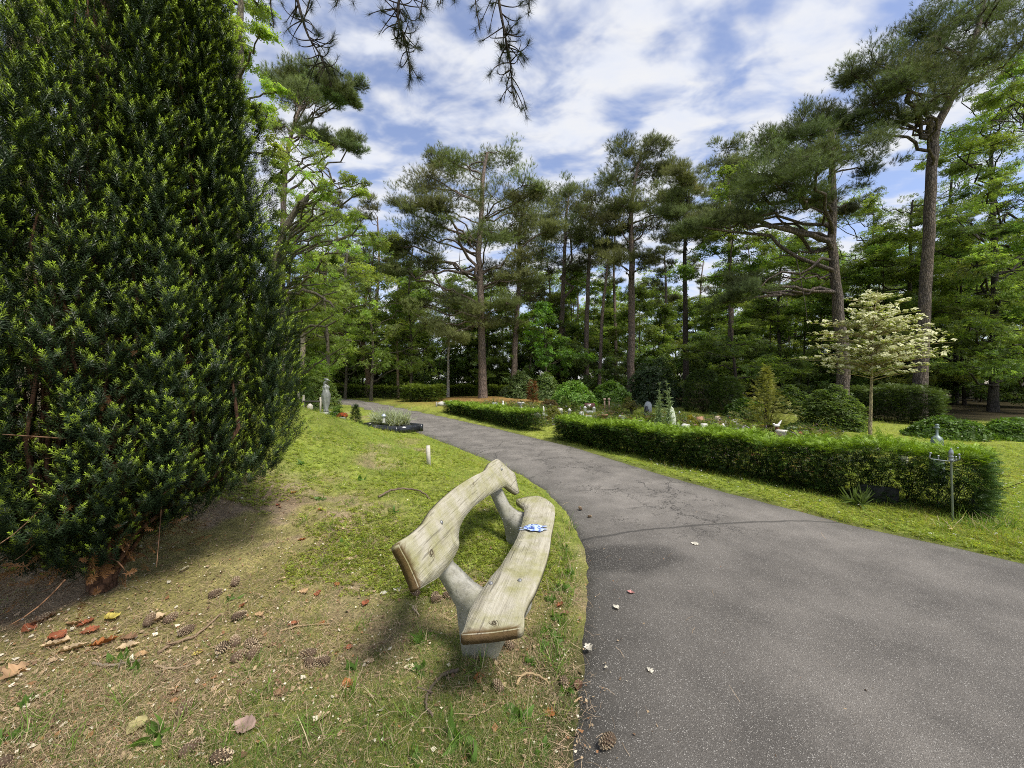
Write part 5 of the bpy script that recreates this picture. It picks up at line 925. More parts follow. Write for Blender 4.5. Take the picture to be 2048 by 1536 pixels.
def garden():
    r = rngf(12)
    d = 19; g = gpos(884, d); mb = MB(); blob(mb, g + [0, 0, .1], (.22, .15, .13), ST_W, r, .08, 3); single('pale_stone', 'low rounded white stone on the brown bank at the left end of the short hedge', 'stone', mb, M_STONE, True)
    d = 18.5; g = gpos(873, d); mb = MB(); boxv(mb, g + [0, 0, .12], (.07, .07, .3), (.3, .28, .24)); single('marker_post', 'short grey post beside the low white stone on the brown bank', 'post', mb, M_TIMBER)
    d = 17; g = gpos(990, d); h = hpx(805, d, g); mb = MB(); boxv(mb, g + [0, 0, h / 2], (.24, .08, h), ST_G, .1, bev=.012); single('headstone', 'small upright grey headstone on the brown bank behind the short hedge', 'gravestone', mb, M_STONE)
    d = 17.5; g = gpos(1006, d); h = hpx(801, d, g); root = thing('grave_statuette', 'slim white statuette on a flat white base beside the small grey headstone', 'statuette', g); mb = MB(); lathe(mb, g + [.0, 0, .07], [(0, 0), (.07, 0), (.06, h * .15), (.075, h * .35), (.05, h * .55), (.03, h * .62), (.04, h * .7), (.035, h * .78), (0, h * .83)], (.7, .69, .66), 14); mb.build('figure', M_STONE, root, True); mb = MB(); boxv(mb, g + [-.12, 0, .03], (.55, .3, .1), (.68, .67, .64), bev=.01); mb.build('base', M_STONE, root)
    d = 16; g = gpos(1041, d); h = hpx(804, d, g); root = thing('stone_urn', 'pale stone urn on a pillar planted with dark leaves', 'urn', g); mb = MB(); boxv(mb, g + [0, 0, h * .3], (.15, .15, h * .6), ST_W, bev=.01); mb.build('pillar', M_STONE, root); mb = MB(); lathe(mb, g + [0, 0, h * .6], [(0, 0), (.06, 0), (.05, .05), (.13, .14), (.15, .2), (.12, .19), (0, .17)], ST_W, 16); mb.build('bowl', M_STONE, root, True); mf = MB(); multi(mf, SPRAY, g + [0, 0, h * .6 + .2] + r.normal(size=(40, 3)) * [.1, .08, .04], np.tile([0, 0, 1.], (40, 1)), .1, np.array([.06, .07, .03]), r); mf.build('leaves', M_LEAF, root)
    for px, d, pt, lab in ((1087, 15.4, 812, 'slender white obelisk in front of the wide brownish shrub'), (1163, 13.6, 823, 'upright white stone slab behind the left end of the long hedge')):
        g = gpos(px, d); h = hpx(pt, d, g); mb = MB()
        if px < 1100: lathe(mb, g, [(0, 0), (.09, 0), (.085, .06), (.045, .08), (.03, h * .9), (0, h)], (.68, .67, .62), 6)
        else: boxv(mb, g + [0, 0, h / 2], (.16, .08, h), (.62, .62, .6), .2, bev=.02)
        single('obelisk' if px < 1100 else 'headstone', lab, 'gravestone', mb, M_STONE)
    d = 13.2; g = gpos(1174, d); h = hpx(831, d, g); mb = MB(); boxv(mb, g + [0, 0, h / 2], (.32, .14, h), (.66, .66, .64), .1, bev=.015); single('headstone', 'low broad white headstone beside the upright white slab', 'gravestone', mb, M_STONE)
    d = 17.5; g = gpos(1179, d); h = hpx(806, d, g); root = thing('headstone', 'dark red upright gravestone with a pale inset plate', 'gravestone', g); mb = MB(); boxv(mb, g + [0, 0, h / 2], (.46, .12, h), (.13, .06, .055), bev=.02); mb.build('slab', M_POLISH, root); mb = MB(); boxv(mb, g + [-.04, -.072, h * .5], (.13, .025, h * .6), (.6, .55, .52), bev=.004); mb.build('plate', M_STONE, root)
    for px, lab in ((1170, 'small white lantern left of the dark red gravestone'), (1188, 'small white lantern right of the dark red gravestone')):
        d = 16.8; g = gpos(px, d); mb = MB(); lathe(mb, g, [(0, 0), (.06, 0), (.06, .05), (.07, .07), (.07, .17), (.085, .18), (.04, .24), (0, .26)], (.68, .68, .66), 12); single('grave_lantern', lab, 'lantern', mb, M_CERAMIC)
    mb = MB(); g = gpos(1179, 16.4); boxv(mb, g + [0, 0, .06], (.28, .2, .14), (.64, .64, .62)); single('white_tablet', 'low white tablet in front of the dark red gravestone', 'gravestone', mb, M_STONE)
    d = 16.5; 
    for px, ph in ((1209, 800), (1218, 800)):
        g = gpos(px, d); h = hpx(ph, d, g); mb = MB(); boxv(mb, g + [0, 0, h / 2 - .03], (.06, .06, h + .06), (.36, .25, .18)); boxv(mb, g + [0, 0, h + .03], (.1, .09, .08), (.5, .36, .28)); single('wooden_post', ('left' if px < 1213 else 'right') + ' one of the paired brown posts in front of the darker laurel', 'post', mb, M_TIMBER, group='paired posts by the laurel')
    mb = MB(); g = gpos(1222, 15.8); lathe(mb, g, [(0, 0), (.1, 0), (.14, .15), (.15, .16), (.12, .15), (0, .13)], (.45, .28, .2), 16); single('terracotta_pot', 'shallow terracotta pot beside the paired brown posts', 'flower pot', mb, M_CERAMIC, True)
    # round grey disc stone with a dark figure before it
    d = 15; g = gpos(1296, d); h = hpx(803, d, g); mb = MB(); a = np.linspace(0, math.pi, 15); prof = np.r_[[[-.13, 0]], np.c_[-.13 * np.cos(a), h - .2 + .2 * np.sin(a)], [[.13, 0]]]
    bm = bmesh.new(); vs = [bm.verts.new((g[0] + q[0], g[1] - .06, g[2] + q[1])) for q in prof]; f = bm.faces.new(vs); e = bmesh.ops.extrude_face_region(bm, geom=[f]); bmesh.ops.translate(bm, verts=[v for v in e['geom'] if isinstance(v, bmesh.types.BMVert)], vec=(0, .12, 0)); bmesh.ops.recalc_face_normals(bm, faces=bm.faces[:]); mb.poly(bm, (.42, .44, .44)); single('headstone', 'round topped grey headstone behind the tall spiky plants', 'gravestone', mb, M_STONE)
    g2 = gpos(1293, 14.4); mb = MB(); lathe(mb, g2, [(0, 0), (.13, 0), (.12, .08), (.05, .12), (.07, .26), (.085, .33), (.05, .4), (.055, .45), (0, .5)], (.03, .032, .035), 14, 1, .8); single('figurine', 'small black figurine in front of the round topped grey headstone', 'figurine', mb, M_POLISH, True)
    # two tall spiky plants
    for px, d, pt, lab in ((1320, 11.2, 764, 'tall spiky pale green plant left of its twin by the lace cone'), (1336, 11, 762, 'tallest spiky pale green plant rising over the lace cone')):
        g = gpos(px, d); h = hpx(pt, d, g); root = thing('tall_plant', lab, 'plant', g, 'tall spiky plants'); mf = MB(); ms = MB()
        for s in range(4 if px < 1330 else 3):
            b0 = g + np.r_[r.normal(size=2) * .08, 0]; hs = h * (1 if s == 0 else r.uniform(.55, .85)); tp = b0 + np.r_[r.normal(size=2) * .06, hs]; tube(ms, [b0, (b0 + tp) / 2, tp], [.012, .01, .004], (.2, .25, .1), 6)
            n = 64; t = r.random(n) ** .85; a = r.uniform(0, 6.28, n); pos = b0 + (tp - b0) * t[:, None]; multi(mf, [T_blade(5, 1.0, .16)], pos, np.stack([np.cos(a), np.sin(a), .45 + .5 * t], 1), (.2 - .13 * t), np.array([.26, .34, .16]) * r.uniform(.7, 1.2, (n, 1)), r)
        ms.build('stem', M_GRASS, root); mf.build('leaves', M_GRASS, root)
    d = 11.3; g = gpos(1342, d); h = hpx(812, d, g); mb = MB(); lathe(mb, g, [(.0, 0), (.14, 0), (.135, h * .25), (.125, h * .5), (.1, h * .75), (.06, h * .93), (0, h)], (.48, .52, .4), 40, twist=2.2, lobes=10, amp=.08); single('lace_cone', 'pale openwork cone shaped ornament beside the spiky plants', 'ornament', mb, M_STONE, True)
    d = 11; g = gpos(1370, d); mb = MB(); boxv(mb, g + [0, 0, .16], (.22, .16, .22), (.5, .5, .46), .5, (.15, .1), .03, .02, r); single('rough_stone', 'rough white stone block right of the lace cone', 'stone', mb, M_STONE)
    d = 13.4; g = gpos(1400, d); h = hpx(833, d, g); mb = MB(); boxv(mb, g + [0, 0, h / 2], (.27, .1, h), (.5, .26, .18), .1, bev=.012); single('headstone', 'small orange red headstone right of the golden shrub', 'gravestone', mb, M_STONE)
    d = 14; g = gpos(1359, d); h = hpx(823, d, g); root = thing('garden_light', 'white globe light on a thin stick before the dark clipped bushes', 'garden light', g); mb = MB(); tube(mb, [g, g + [0, 0, h - .06]], .008, (.4, .4, .4), 6); mb.build('stake', M_METAL, root); mb = MB(); blob(mb, g + [0, 0, h - .04], (.03, .03, .06), (.7, .7, .72), r, .0, 2); mb.build('globe', M_CERAMIC, root, True)
    bush_px(42, 'dwarf_conifer', 'slim bluish dwarf conifer beside the stone post with a bird', 'conifer', 1427, 856, 11, 826, 300, .07, np.array([.05, .1, .05]), d=12.4, Ts=SPRIG, mat=M_YEW, shape='column')
    d = 12; g = gpos(1435, d); h = hpx(832, d, g); root = thing('stone_post', 'pale stone post with a small carved bird at its top', 'post', g); mb = MB(); boxv(mb, g + [0, 0, h / 2], (.13, .11, h), (.44, .36, .28), .1, (.0, .03), .015, .006, r); mb.build('post', M_STONE, root); mb = MB(); blob(mb, g + [.07, -.05, h - .1], (.05, .035, .035), (.12, .1, .09), r, .05, 2); tube(mb, [g + [.1, -.05, h - .1], g + [.17, -.05, h - .08]], [.025, .005], (.12, .1, .09), 6); mb.build('carved_bird', M_STONE, root, True)
    # flowering clumps
    for sd, px, d, py, w, lab, c in ((1, 1487, 9.6, 850, 34, 'rose bush with pale lilac and white blooms in front of the feathery conifer', (.5, .46, .55)), (2, 1453, 9.4, 862, 26, 'cushion of pale pink flowers left of the lilac rose bush', (.6, .42, .36)), (3, 1419, 9.4, 860, 22, 'cushion of cream flowers behind the middle of the long hedge', (.6, .52, .4)), (4, 1590, 8.2, 872, 40, 'group of pink and lilac flowers behind the long hedge below the leafy shrub', (.55, .3, .36)), (5, 1556, 8.8, 868, 24, 'cushion of orange pink flowers at the foot of the white pot', (.5, .3, .2)), (6, 1234, 12.4, 838, 24, 'low pinkish flower cushion at the left of the round topiary', (.5, .38, .3))):
        g = gpos(px, d); h = max(hpx(py, d, g), .3); root = thing('flower_clump', lab, 'flowers', g, 'flowers in the grave garden'); mf, mp = MB(), MB(); R = w / F * d / 2; n = 150; q = unit(r.normal(size=(n, 3))) * (r.random((n, 1)) ** .5); q[:, 2] = np.abs(q[:, 2]); multi(mf, SPRAY, g + q * [R, R, h * .95], unit(q) + [0, 0, .6], .1, np.array([.09, .13, .04]) * r.uniform(.7, 1.3, (n, 1)), r)
        n = 46; q = unit(r.normal(size=(n, 3))); q[:, 2] = np.abs(q[:, 2]) * .8 + .2; multi(mp, SPRAY, g + q * [R, R, h], q, .06, np.array(c) * r.uniform(.75, 1.15, (n, 1)), r); mf.build('foliage', M_LEAF, root); mp.build('blossom', M_PETAL, root)
    d = 8.9; g = gpos(1563, d); h = hpx(860, d, g); mb = MB(); lathe(mb, g, [(0, 0), (.12, 0), (.14, h * .3), (.125, h * .85), (.14, h * .9), (.14, h), (.11, h), (0, h * .9)], (.6, .57, .48), 4); single('white_pot', 'square cream pot behind the long hedge under the white bird', 'flower pot', mb, M_CERAMIC)
    d = 9.6; g = gpos(1554, d); h = hpx(855, d, g); root = thing('bird_ornament', 'white bird ornament perched on a brown stump by the feathery conifer', 'bird ornament', g); mb = MB(); tube(mb, [g - [0, 0, .05], g + [0, 0, h * .5], g + [.01, 0, h]], [.06, .05, .045], (.16, .08, .05), 9, .1, r); mb.build('stump', M_BARK, root); mb = MB(); c = g + [-.01, 0, h + .05]; blob(mb, c, (.075, .04, .04), (.7, .68, .64), r, .02, 3); blob(mb, c + [-.07, 0, .035], (.03, .025, .025), (.7, .68, .64), r, .0, 2); tube(mb, [c + [.03, 0, 0], c + [.09, 0, .08], c + [.12, 0, .13]], [.03, .022, .006], (.7, .68, .64), 7); mb.build('bird', M_CERAMIC, root, True)
    # bottle shaped urn and the hooked candle stand near the end of the hedge
    d = 5.6; g = gpos(1874, d); z = lambda py: EYE - (py - CY) / F * d - g[2]; s = d / F; mb = MB(); lathe(mb, g, [(0, 0), (12 * s, 0), (11 * s, z(935)), (9.6 * s, z(905)), (9.2 * s, z(882)), (8 * s, z(876)), (4.5 * s, z(872.5)), (2 * s, z(870)), (1.8 * s, z(860)), (2 * s, z(857.5)), (3.6 * s, z(857)), (3.9 * s, z(855)), (2.4 * s, z(853)), (2.2 * s, z(852.5)), (3.2 * s, z(851)), (3 * s, z(849)), (0, z(847.5))], (.2, .25, .235), 24); single('urn', 'grey green bottle shaped urn with a ball top behind the end of the long hedge', 'urn', mb, M_BRONZE, True)
    d = 4.06; x = (1906 - CX) / F * d; g = np.array([x, d, gz(x, d)]); z = lambda py: EYE - (py - CY) / F * d; root = thing('candle_stand', 'thin metal stand with hooked arms and a pointed finial beside the long hedge end', 'stand', g); C0 = (.3, .32, .33); top = np.array([(1902 - CX) / F * d, d, z(920)])
    mb = MB(); tube(mb, [g - [0, 0, .1], (g + top) / 2, top], .0095, (.2, .23, .18), 10); mb.build('pole', M_METAL, root, True)
    mb = MB(); lathe(mb, top, [(0, -.02), (.016, -.02), (.021, 0), (.016, .012), (.012, .018), (.021, .03), (.022, .04), (.014, .05), (.019, .06), (.021, .075), (.016, .1), (.006, .115), (.009, .12), (0, .125)], C0, 18); mb.build('finial', M_METAL, root, True)
    for px, py, dd in ((1861, 917, 4.0), (1918, 920, 3.86), (1940, 909, 4.4), (1915, 906, 4.4)):
        e = Pw(px, py, dd); mb = MB(); c = top - [0, 0, .015]; p = spline([c, (c + e) / 2 + [0, 0, -.004], e, e + [(-1) ** (px < 1900) * .004, 0, .035], e + [0, 0, .05]], 18); tube(mb, p, .0055, C0, 7); mid = c + (e - c) * .62; tube(mb, [mid, mid + [0, 0, .035]], .005, C0, 6); lathe(mb, e + [0, 0, .048], [(0, 0), (.009, 0), (.01, .012), (.006, .016), (0, .017)], (.36, .38, .4), 10); lathe(mb, mid + [0, 0, .033], [(0, 0), (.008, 0), (.009, .01), (0, .014)], (.36, .38, .4), 10); mb.build('hooked_arm', M_METAL, root, True)
    g = G(1767, 1008); mb = MB(); boxv(mb, (g[0] - .02, g[1] + .06, g[2] + .08), (.38, .06, .24), (.035, .036, .03), -.6, (-.12, .02), .008); single('dark_slab', 'dark stone slab leaning at the foot of the long hedge', 'stone', mb, M_STONE)
    # low growing bed plants
    lab = [('rosette_plant', 'grassy rosette plant at the foot of the long hedge beside the dark slab', 1715, 1012, 60)]
    for nm, lb, px, py, n in lab:
        g = G(px, py); root = thing(nm, lb, 'plant', g); mf = MB(); a = r.uniform(0, 6.28, n); multi(mf, [T_blade(7, .7, .12)], np.tile(g, (n, 1)) + np.c_[r.normal(size=(n, 2)) * .02, np.zeros(n)], np.stack([np.cos(a), np.sin(a), r.uniform(.3, 1.4, n)], 1), r.uniform(.12, .24, n), np.array([.12, .17, .04]) * r.uniform(.7, 1.2, (n, 1)), r); mf.build('leaves', M_GRASS, root)
def clutter():
    """the many small things of the grave garden"""
    r = rngf(44)
    K = [(1024, 16.5, 'stone', 'small grey stone lying on the bed just right of the pale urn pillar'), (1052, 15.2, 'lantern', 'small grey lantern on the bed between urn pillar and obelisk'), (1073, 14.4, 'stone', 'white stone left of the slender obelisk'), (1120, 15.5, 'head', 'small pale headstone between the two pointed dwarf conifers'), (1139, 15.2, 'lantern', 'white lantern between the pointed dwarf conifers'), (1196, 12.6, 'stone', 'pale stone right of the low broad white headstone'), (1206, 13.8, 'pot', 'clay pot behind the low broad white headstone'), (1243, 13.4, 'head', 'tilted grey headstone left of the round topiary'), (1250, 11.8, 'lantern', 'white lantern before the round topiary'), (1282, 12.4, 'stone', 'rounded pale stone right of the round topiary'), (1303, 11.6, 'stone', 'pale stone at the foot of the spiky plants'), (1356, 11.6, 'lantern', 'pale lantern between lace cone and rough white block'), (1389, 10.4, 'pot', 'clay pot in front of the golden shrub'), (1408, 11.2, 'head', 'low pale headstone in front of the orange red one'), (1446, 10.8, 'lantern', 'white lantern right of the stone post'), (1468, 10.8, 'stone', 'pale stone left of the lilac rose bush'), (1470, 12.0, 'head', 'small white headstone in front of the shaded laurel'), (1506, 10.2, 'stone', 'pale stone right of the lilac rose bush'), (1524, 9.4, 'pot', 'clay pot under the feathery conifer'), (1540, 9.0, 'stone', 'white stone left of the cream pot'), (1612, 8.2, 'lantern', 'pale lantern behind the hedge right of the pink flowers'), (1640, 8.4, 'stone', 'grey stone in the bed below the white flowering tree'), (1742, 8.4, 'stone', 'reddish stone in the bed at the foot of the white flowering tree'), (1806, 6.9, 'lantern', 'slim white lantern left of the bottle shaped urn'), (902, 19.6, 'stone', 'grey stone on the brown bank behind the short hedge'), (930, 18.6, 'pot', 'brown flower pot on the brown bank left of the tall pine'), (952, 17.2, 'stone', 'pale stone on the brown bank below the tall pine')]
    for px, d, ty, lab in K:
        g = gpos(px, d); s = r.uniform(.85, 1.25); mb = MB()
        if ty == 'stone': blob(mb, g + [0, 0, .09 * s], (.14 * s, .11 * s, .12 * s), np.array(ST_W if 'white' in lab or 'pale' in lab else (.3, .14, .1) if 'red' in lab else ST_G) * r.uniform(.85, 1.05), r, .1, 3); single('stone', lab, 'stone', mb, M_STONE, True)
        elif ty == 'head': boxv(mb, g + [0, 0, .13 * s], (.2 * s, .08, .28 * s), np.array(ST_G if 'grey' in lab else ST_W), r.normal() * .3, (.05 * r.normal(), .12 if 'tilted' in lab else 0), .02); single('headstone', lab, 'gravestone', mb, M_STONE)
        elif ty == 'pot': lathe(mb, g, [(0, 0), (.09 * s, 0), (.125 * s, .18 * s), (.14 * s, .18 * s), (.14 * s, .22 * s), (.115 * s, .22 * s), (0, .19 * s)], (.36, .19, .12), 16); single('flower_pot', lab, 'flower pot', mb, M_CERAMIC, True)
        else: lathe(mb, g, [(0, 0), (.05 * s, 0), (.05 * s, .04 * s), (.06 * s, .06 * s), (.055 * s, .2 * s), (.075 * s, .21 * s), (.035 * s, .27 * s), (.012, .3 * s), (0, .31 * s)], np.array(ST_W) * 1.1, 10); single('grave_lantern', lab, 'lantern', mb, M_CERAMIC)
    cols = [(.14, .2, .04), (.2, .22, .05), (.1, .16, .04), (.2, .24, .15), (.17, .13, .06)]
    T = [(1030, 14.6, 26, 'loose green perennial behind the right part of the short hedge'), (1062, 13.6, 22, 'yellowish perennial behind the right end of the short hedge'), (1000, 15.8, 24, 'low green perennial at the grey headstone on the brown bank'), (1140, 12.4, 24, 'green perennial behind the left end of the long hedge'), (1186, 11.6, 26, 'leafy perennial in front of the low broad headstone'), (1216, 12.8, 24, 'reddish perennial below the paired brown posts'), (1246, 10.9, 26, 'green perennial in front of the round topiary'), (1296, 10.8, 26, 'silvery perennial in front of the spiky plants'), (1352, 10.2, 22, 'green perennial in front of the rough white block'), (1436, 10.4, 30, 'brownish perennial below the stone post'), (1516, 9.2, 30, 'green perennial below the feathery conifer'), (1660, 8.0, 40, 'yellow green perennial behind the hedge left of the dogwood stem'), (1704, 7.4, 40, 'silvery perennial behind the hedge at the dogwood stem'), (1780, 6.6, 46, 'leafy green perennial behind the hedge left of the bottle shaped urn'), (1836, 6.2, 44, 'yellow green perennial behind the hedge close to the bottle shaped urn')]
    for i, (px, d, w, lab) in enumerate(T):
        g = gpos(px, d); c = cols[3] if 'silver' in lab else cols[4] if 'brown' in lab or 'red' in lab else cols[1] if 'yellow' in lab else cols[i % 3 if i % 3 != 1 else 0]
        bush(900 + i, 'perennial_plant', lab, 'plant', g[0], g[1], w / F * d / 2 * 1.2, r.uniform(.3, .5), 240, .1 if d > 9 else .075, np.array(c), Ts=SPRAY + BLADE)
garden(); clutter()
# ---------------------------------------------------------------- grass, needles, litter
def screen_ground(r, n, y0, y1, x0=-1.45, x1=1.45):
    """ground points, denser towards the viewer (spacing grows with distance)"""
    y = 1 / r.uniform(1 / y1, 1 / y0, n); return r.uniform(x0, x1, n) * (y + .15), y
def build_grass():
    r = rngf(123); x, y = screen_ground(r, 760000, 1.15, 27); litter, soil, wood, pb, n1, n2 = zones(x, y); ins = path_in(x, y); left = x < xl(y) + .2
    edge = .16 * (fbm(x, y, 7, 31) - .42)
    ok = (ins < edge) & (wood < .5); yd = np.hypot(x + 2.6, y - 2.46); ok &= ~((yd < .75) & (r.random(len(x)) < .75)) & ~((yd < .3))
    patch = fbm(x, y, 2.2, 41); p = np.where(left & (y < 5), .85 + .4 * ss(.35, .6, patch) - .5 * litter, .9); p = p * (1 - .7 * soil) * (1 - .8 * pb); ok &= r.random(len(x)) < p
    x, y, litter, n1, n2, left, patch, ins = (q[ok] for q in (x, y, litter, n1, n2, left, patch, ins)); n = len(x); z = H(x, y)
    fore = left & (y < 4.8); bank = left & ~fore
    green = np.array([.13, .215, .035]); ygreen = np.array([.28, .36, .055]); tan = np.array([.5, .405, .26]); olive = np.array([.22, .225, .06]); moss = np.array([.34, .26, .05])
    k = r.random(n); c = np.where(k[:, None] < .6, np.array([.125, .2, .05]), np.where(k[:, None] < .9, np.array([.2, .22, .07]), ygreen))
    dry = fore & (r.random(n) < .3 + .4 * litter); c = np.where(dry[:, None], tan, c)
    kb = r.random(n); cb = np.where(kb[:, None] < .55, ygreen, np.where(kb[:, None] < .82, green * 1.3, np.where(kb[:, None] < .93, moss, tan * .9))); c = np.where((bank | ~left)[:, None], cb, c)
    pa = fbm(x, y, 1.1, 91)[:, None]; c = c * np.where(fore[:, None], 1, np.array([1, 1, 1]) + (pa - .5) * np.array([.9, .1, .6])) * r.uniform(.7, 1.35, (n, 1)) * (.72 + .5 * fbm(x, y, 3.1, 92)[:, None])
    ln = np.where(fore, r.uniform(.016, .052, n), r.uniform(.02, .06, n) * np.where(r.random(n) < .1, 1.5, 1)) * (1 + .09 * np.maximum(y - 3, 0)) * (.75 + .5 * patch)
    ln = np.where(~left & (x > 4.4) & (y < 9), ln * 1.15, ln)
    verge = (~left) & (ins > -.8) & (y < 9); ln = np.where(verge, ln * 1.15, ln)
    zd = np.c_[r.normal(size=(n, 2)) * .75, np.ones(n)]; zd[dry, 2] = .25
    wide = 1 + .05 * np.maximum(y - 2, 0)
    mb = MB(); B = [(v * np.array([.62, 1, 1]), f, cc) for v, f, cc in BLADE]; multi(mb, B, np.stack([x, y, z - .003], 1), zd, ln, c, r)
    # a few longer tufts at the edges of path and hedges
    T = []
    for px, py in [(1120, 1090), (1130, 1120), (1125, 1160), (1115, 1075), (1130, 1210), (1110, 1300), (842, 1290), (1045, 1450), (900, 1480), (660, 1060), (600, 1050), (960, 1340), (1930, 1050), (1960, 1062), (1990, 1060), (2020, 1056), (1895, 1060), (740, 1090), (520, 1400), (330, 1480), (240, 1420), (90, 1440), (700, 1400), (610, 1460), (450, 1480), (1135, 1140), (1118, 1105), (780, 1500), (1140, 1060), (1128, 1045), (1140, 1115), (1142, 1165), (1138, 1190), (1120, 1250), (1105, 1180), (1095, 1140), (1125, 1275), (1110, 1350), (1090, 1330), (1070, 1280), (150, 1500), (40, 1500), (560, 1500), (640, 1490), (380, 1430), (500, 1350), (760, 1400), (820, 1440), (720, 1260), (650, 1130), (700, 1010), (620, 960), (760, 950), (800, 930), (700, 900), (640, 880)]:
        g = G(px, py); m = 40; q = np.tile(g, (m, 1)) + np.c_[r.normal(size=(m, 2)) * .03, np.zeros(m)]; multi(mb, B, q, np.c_[r.normal(size=(m, 2)) * .6, np.ones(m)], r.uniform(.05, .12, m) * (1.6 if px > 1800 else 1), np.where(r.random((m, 1)) < .75, green * 1.15, tan) * r.uniform(.7, 1.3, (m, 1)), r)
    tag(mb.build('grass', M_GRASS), 'short grass and moss on the verges and the bank', kind='stuff')
    # small leafy ground cover on the bank and verges
    x, y = screen_ground(r, 70000, 2.6, 20); ok = (path_in(x, y) < -.06) & (zones(x, y)[2] < .4) & (np.hypot(x + 2.6, y - 2.46) > 1.0) & ((x > xl(y)) | (fbm(x, y, 1.6, 61) + r.uniform(-.2, .2, len(x)) > .5)); x, y = x[ok], y[ok]; n = len(x); mb = MB()
    multi(mb, SPRAY, np.stack([x, y, H(x, y) + .012], 1), np.c_[r.normal(size=(n, 2)) * .35, np.ones(n)], r.uniform(.03, .055, n) * (1 + .07 * y), np.array([.3, .35, .06]) * r.uniform(.5, 1.35, (n, 1)), r); tag(mb.build('ground_cover', M_LEAF), 'tiny leaved yellow green ground cover on the bank', kind='stuff')
    # garden bed herbs
    x = r.uniform(-2, 10.5, 90000); y = r.uniform(5, 19, 90000); hx = np.interp(y, [4, 5.3, 7.5, 10.05, 11.3, 14.7, 16.6], [5.7, 4.6, 3.3, 1.9, 1.1, -1.1, -2.4]); ok = (x > hx + .1) & (x < hx + 7.2) & (x < .86 * y) & (fbm(x, y, .9, 71) > .36) & (zones(x, y)[2] < .3); x, y = x[ok], y[ok]; n = len(x); k = r.random((n, 1)); mb = MB()
    c = np.where(k < .5, np.array([[.1, .15, .035]]), np.where(k < .75, np.array([[.19, .2, .05]]), np.where(k < .9, np.array([[.16, .12, .06]]), np.array([[.2, .24, .15]])))) * r.uniform(.7, 1.3, (n, 1))
    multi(mb, SPRAY + BLADE, np.stack([x, y, H(x, y) + r.random(n) ** 1.6 * .42 * ss(.35, .7, fbm(x, y, 1.2, 75))], 1), np.c_[r.normal(size=(n, 2)) * .5, np.ones(n)], r.uniform(.09, .19, n), c, r); tag(mb.build('bed_plants', M_LEAF), 'low mixed herbs and perennials covering the grave garden', kind='stuff')
    q = r.random(n) < .035; x, y = x[q] + r.normal(size=q.sum()) * .05, y[q]; n = len(x); mb = MB(); P = np.array([[.62, .3, .4], [.7, .68, .62], [.65, .5, .1], [.5, .4, .62], [.6, .2, .12]])[(fbm(x, y, .8, 77) * 40).astype(int) % 5]; multi(mb, SPRAY, np.stack([x, y, H(x, y) + .12 + r.random(n) * .3 * ss(.35, .7, fbm(x, y, 1.2, 75))], 1), np.c_[r.normal(size=(n, 2)) * .4, np.ones(n)], r.uniform(.05, .09, n), P, r); tag(mb.build('bed_blossoms', M_PETAL), 'sprinkled small pink, white and yellow blossoms among the bed herbs', kind='stuff')
    # brown needles and bits of leaf
    x, y = screen_ground(r, 120000, 1.15, 6, -1.45, .8); l, s_, *_ = zones(x, y); ok = (r.random(len(x)) < np.where(path_in(x, y) < .02, .03 + l * .6 + .25 * s_, .2 * np.exp(-np.maximum(path_in(x, y), 0) / .05) + .002)); x, y = x[ok], y[ok]; n = len(x); mb = MB()
    nd = (np.array([[0, -.0009, 0], [0, .0009, 0], [.04, .0071, .004], [.04, .0053, .004], [.085, .0012, 0], [.085, 0, 0]]), np.array([[0, 3, 2, 1], [3, 5, 4, 2]]), np.ones((6, 3)))
    zt = np.c_[r.normal(size=(n, 2)) * .22, np.ones(n)]; scatter(mb, nd, np.stack([x, y, H(x, y) + r.uniform(.002, .016, n) + .034 * (path_in(x, y) > .02)], 1), zt, r.uniform(.35, .9, n) * (1 + .05 * y), np.array([.38, .28, .18]) * r.uniform(.35, 1.6, (n, 1)), r)
    tag(mb.build('needle_litter', M_DRY), 'fallen brown pine needles on the ground left of the path', kind='stuff')
    x, y = screen_ground(r, 42000, 1.15, 7.5, -1.45, .9); l, s_, *_ = zones(x, y); ins = path_in(x, y); ok = ((ins < .03) & (r.random(len(x)) < .12 + l * .7)) | ((ins > 0) & (r.random(len(x)) < .012 + .25 * np.exp(-np.maximum(ins, 0) / .08))); x, y = x[ok], y[ok]; n = len(x); mb = MB(); chip = (np.array([[0, -.4, 0], [.5, 0, .15], [0, .45, .05], [-.6, .05, .2]]), np.array([[0, 1, 2, 3]]), np.ones((4, 3))); k = r.random((n, 1))
    c = np.where(k < .45, np.array([[.42, .31, .19]]), np.where(k < .75, np.array([[.2, .12, .07]]), np.where(k < .9, np.array([[.7, .64, .5]]), np.array([[.3, .15, .07]])))) * r.uniform(.7, 1.25, (n, 1))
    scatter(mb, chip, np.stack([x, y, H(x, y) + .012 + .03 * (path_in(x, y) > .05)], 1), np.c_[r.normal(size=(n, 2)) * .4, np.ones(n)], r.uniform(.005, .016, n) * np.where(r.random(n) < .08, 2.1, 1), c, r); tag(mb.build('leaf_litter', M_DRY), 'crumbled dry leaf bits scattered over ground and path edge', kind='stuff')
    # daisies and white specks on the right verge
    mb = MB(); x, y = r.uniform(2.5, 8, 500), r.uniform(3.2, 8, 500); ok = (path_in(x, y) < -.1) & ((path_in(x, y) > -.75) | (x > 5.6)); x, y = x[ok], y[ok]; n = len(x); scatter(mb, SPRAY[0], np.stack([x, y, H(x, y) + .05], 1), np.c_[r.normal(size=(n, 2)) * .3, np.ones(n)], .028, np.array([.7, .7, .66]), r); tag(mb.build('daisy_flowers', M_PETAL), 'tiny white daisies sprinkled in the right hand grass', kind='stuff')
build_grass()
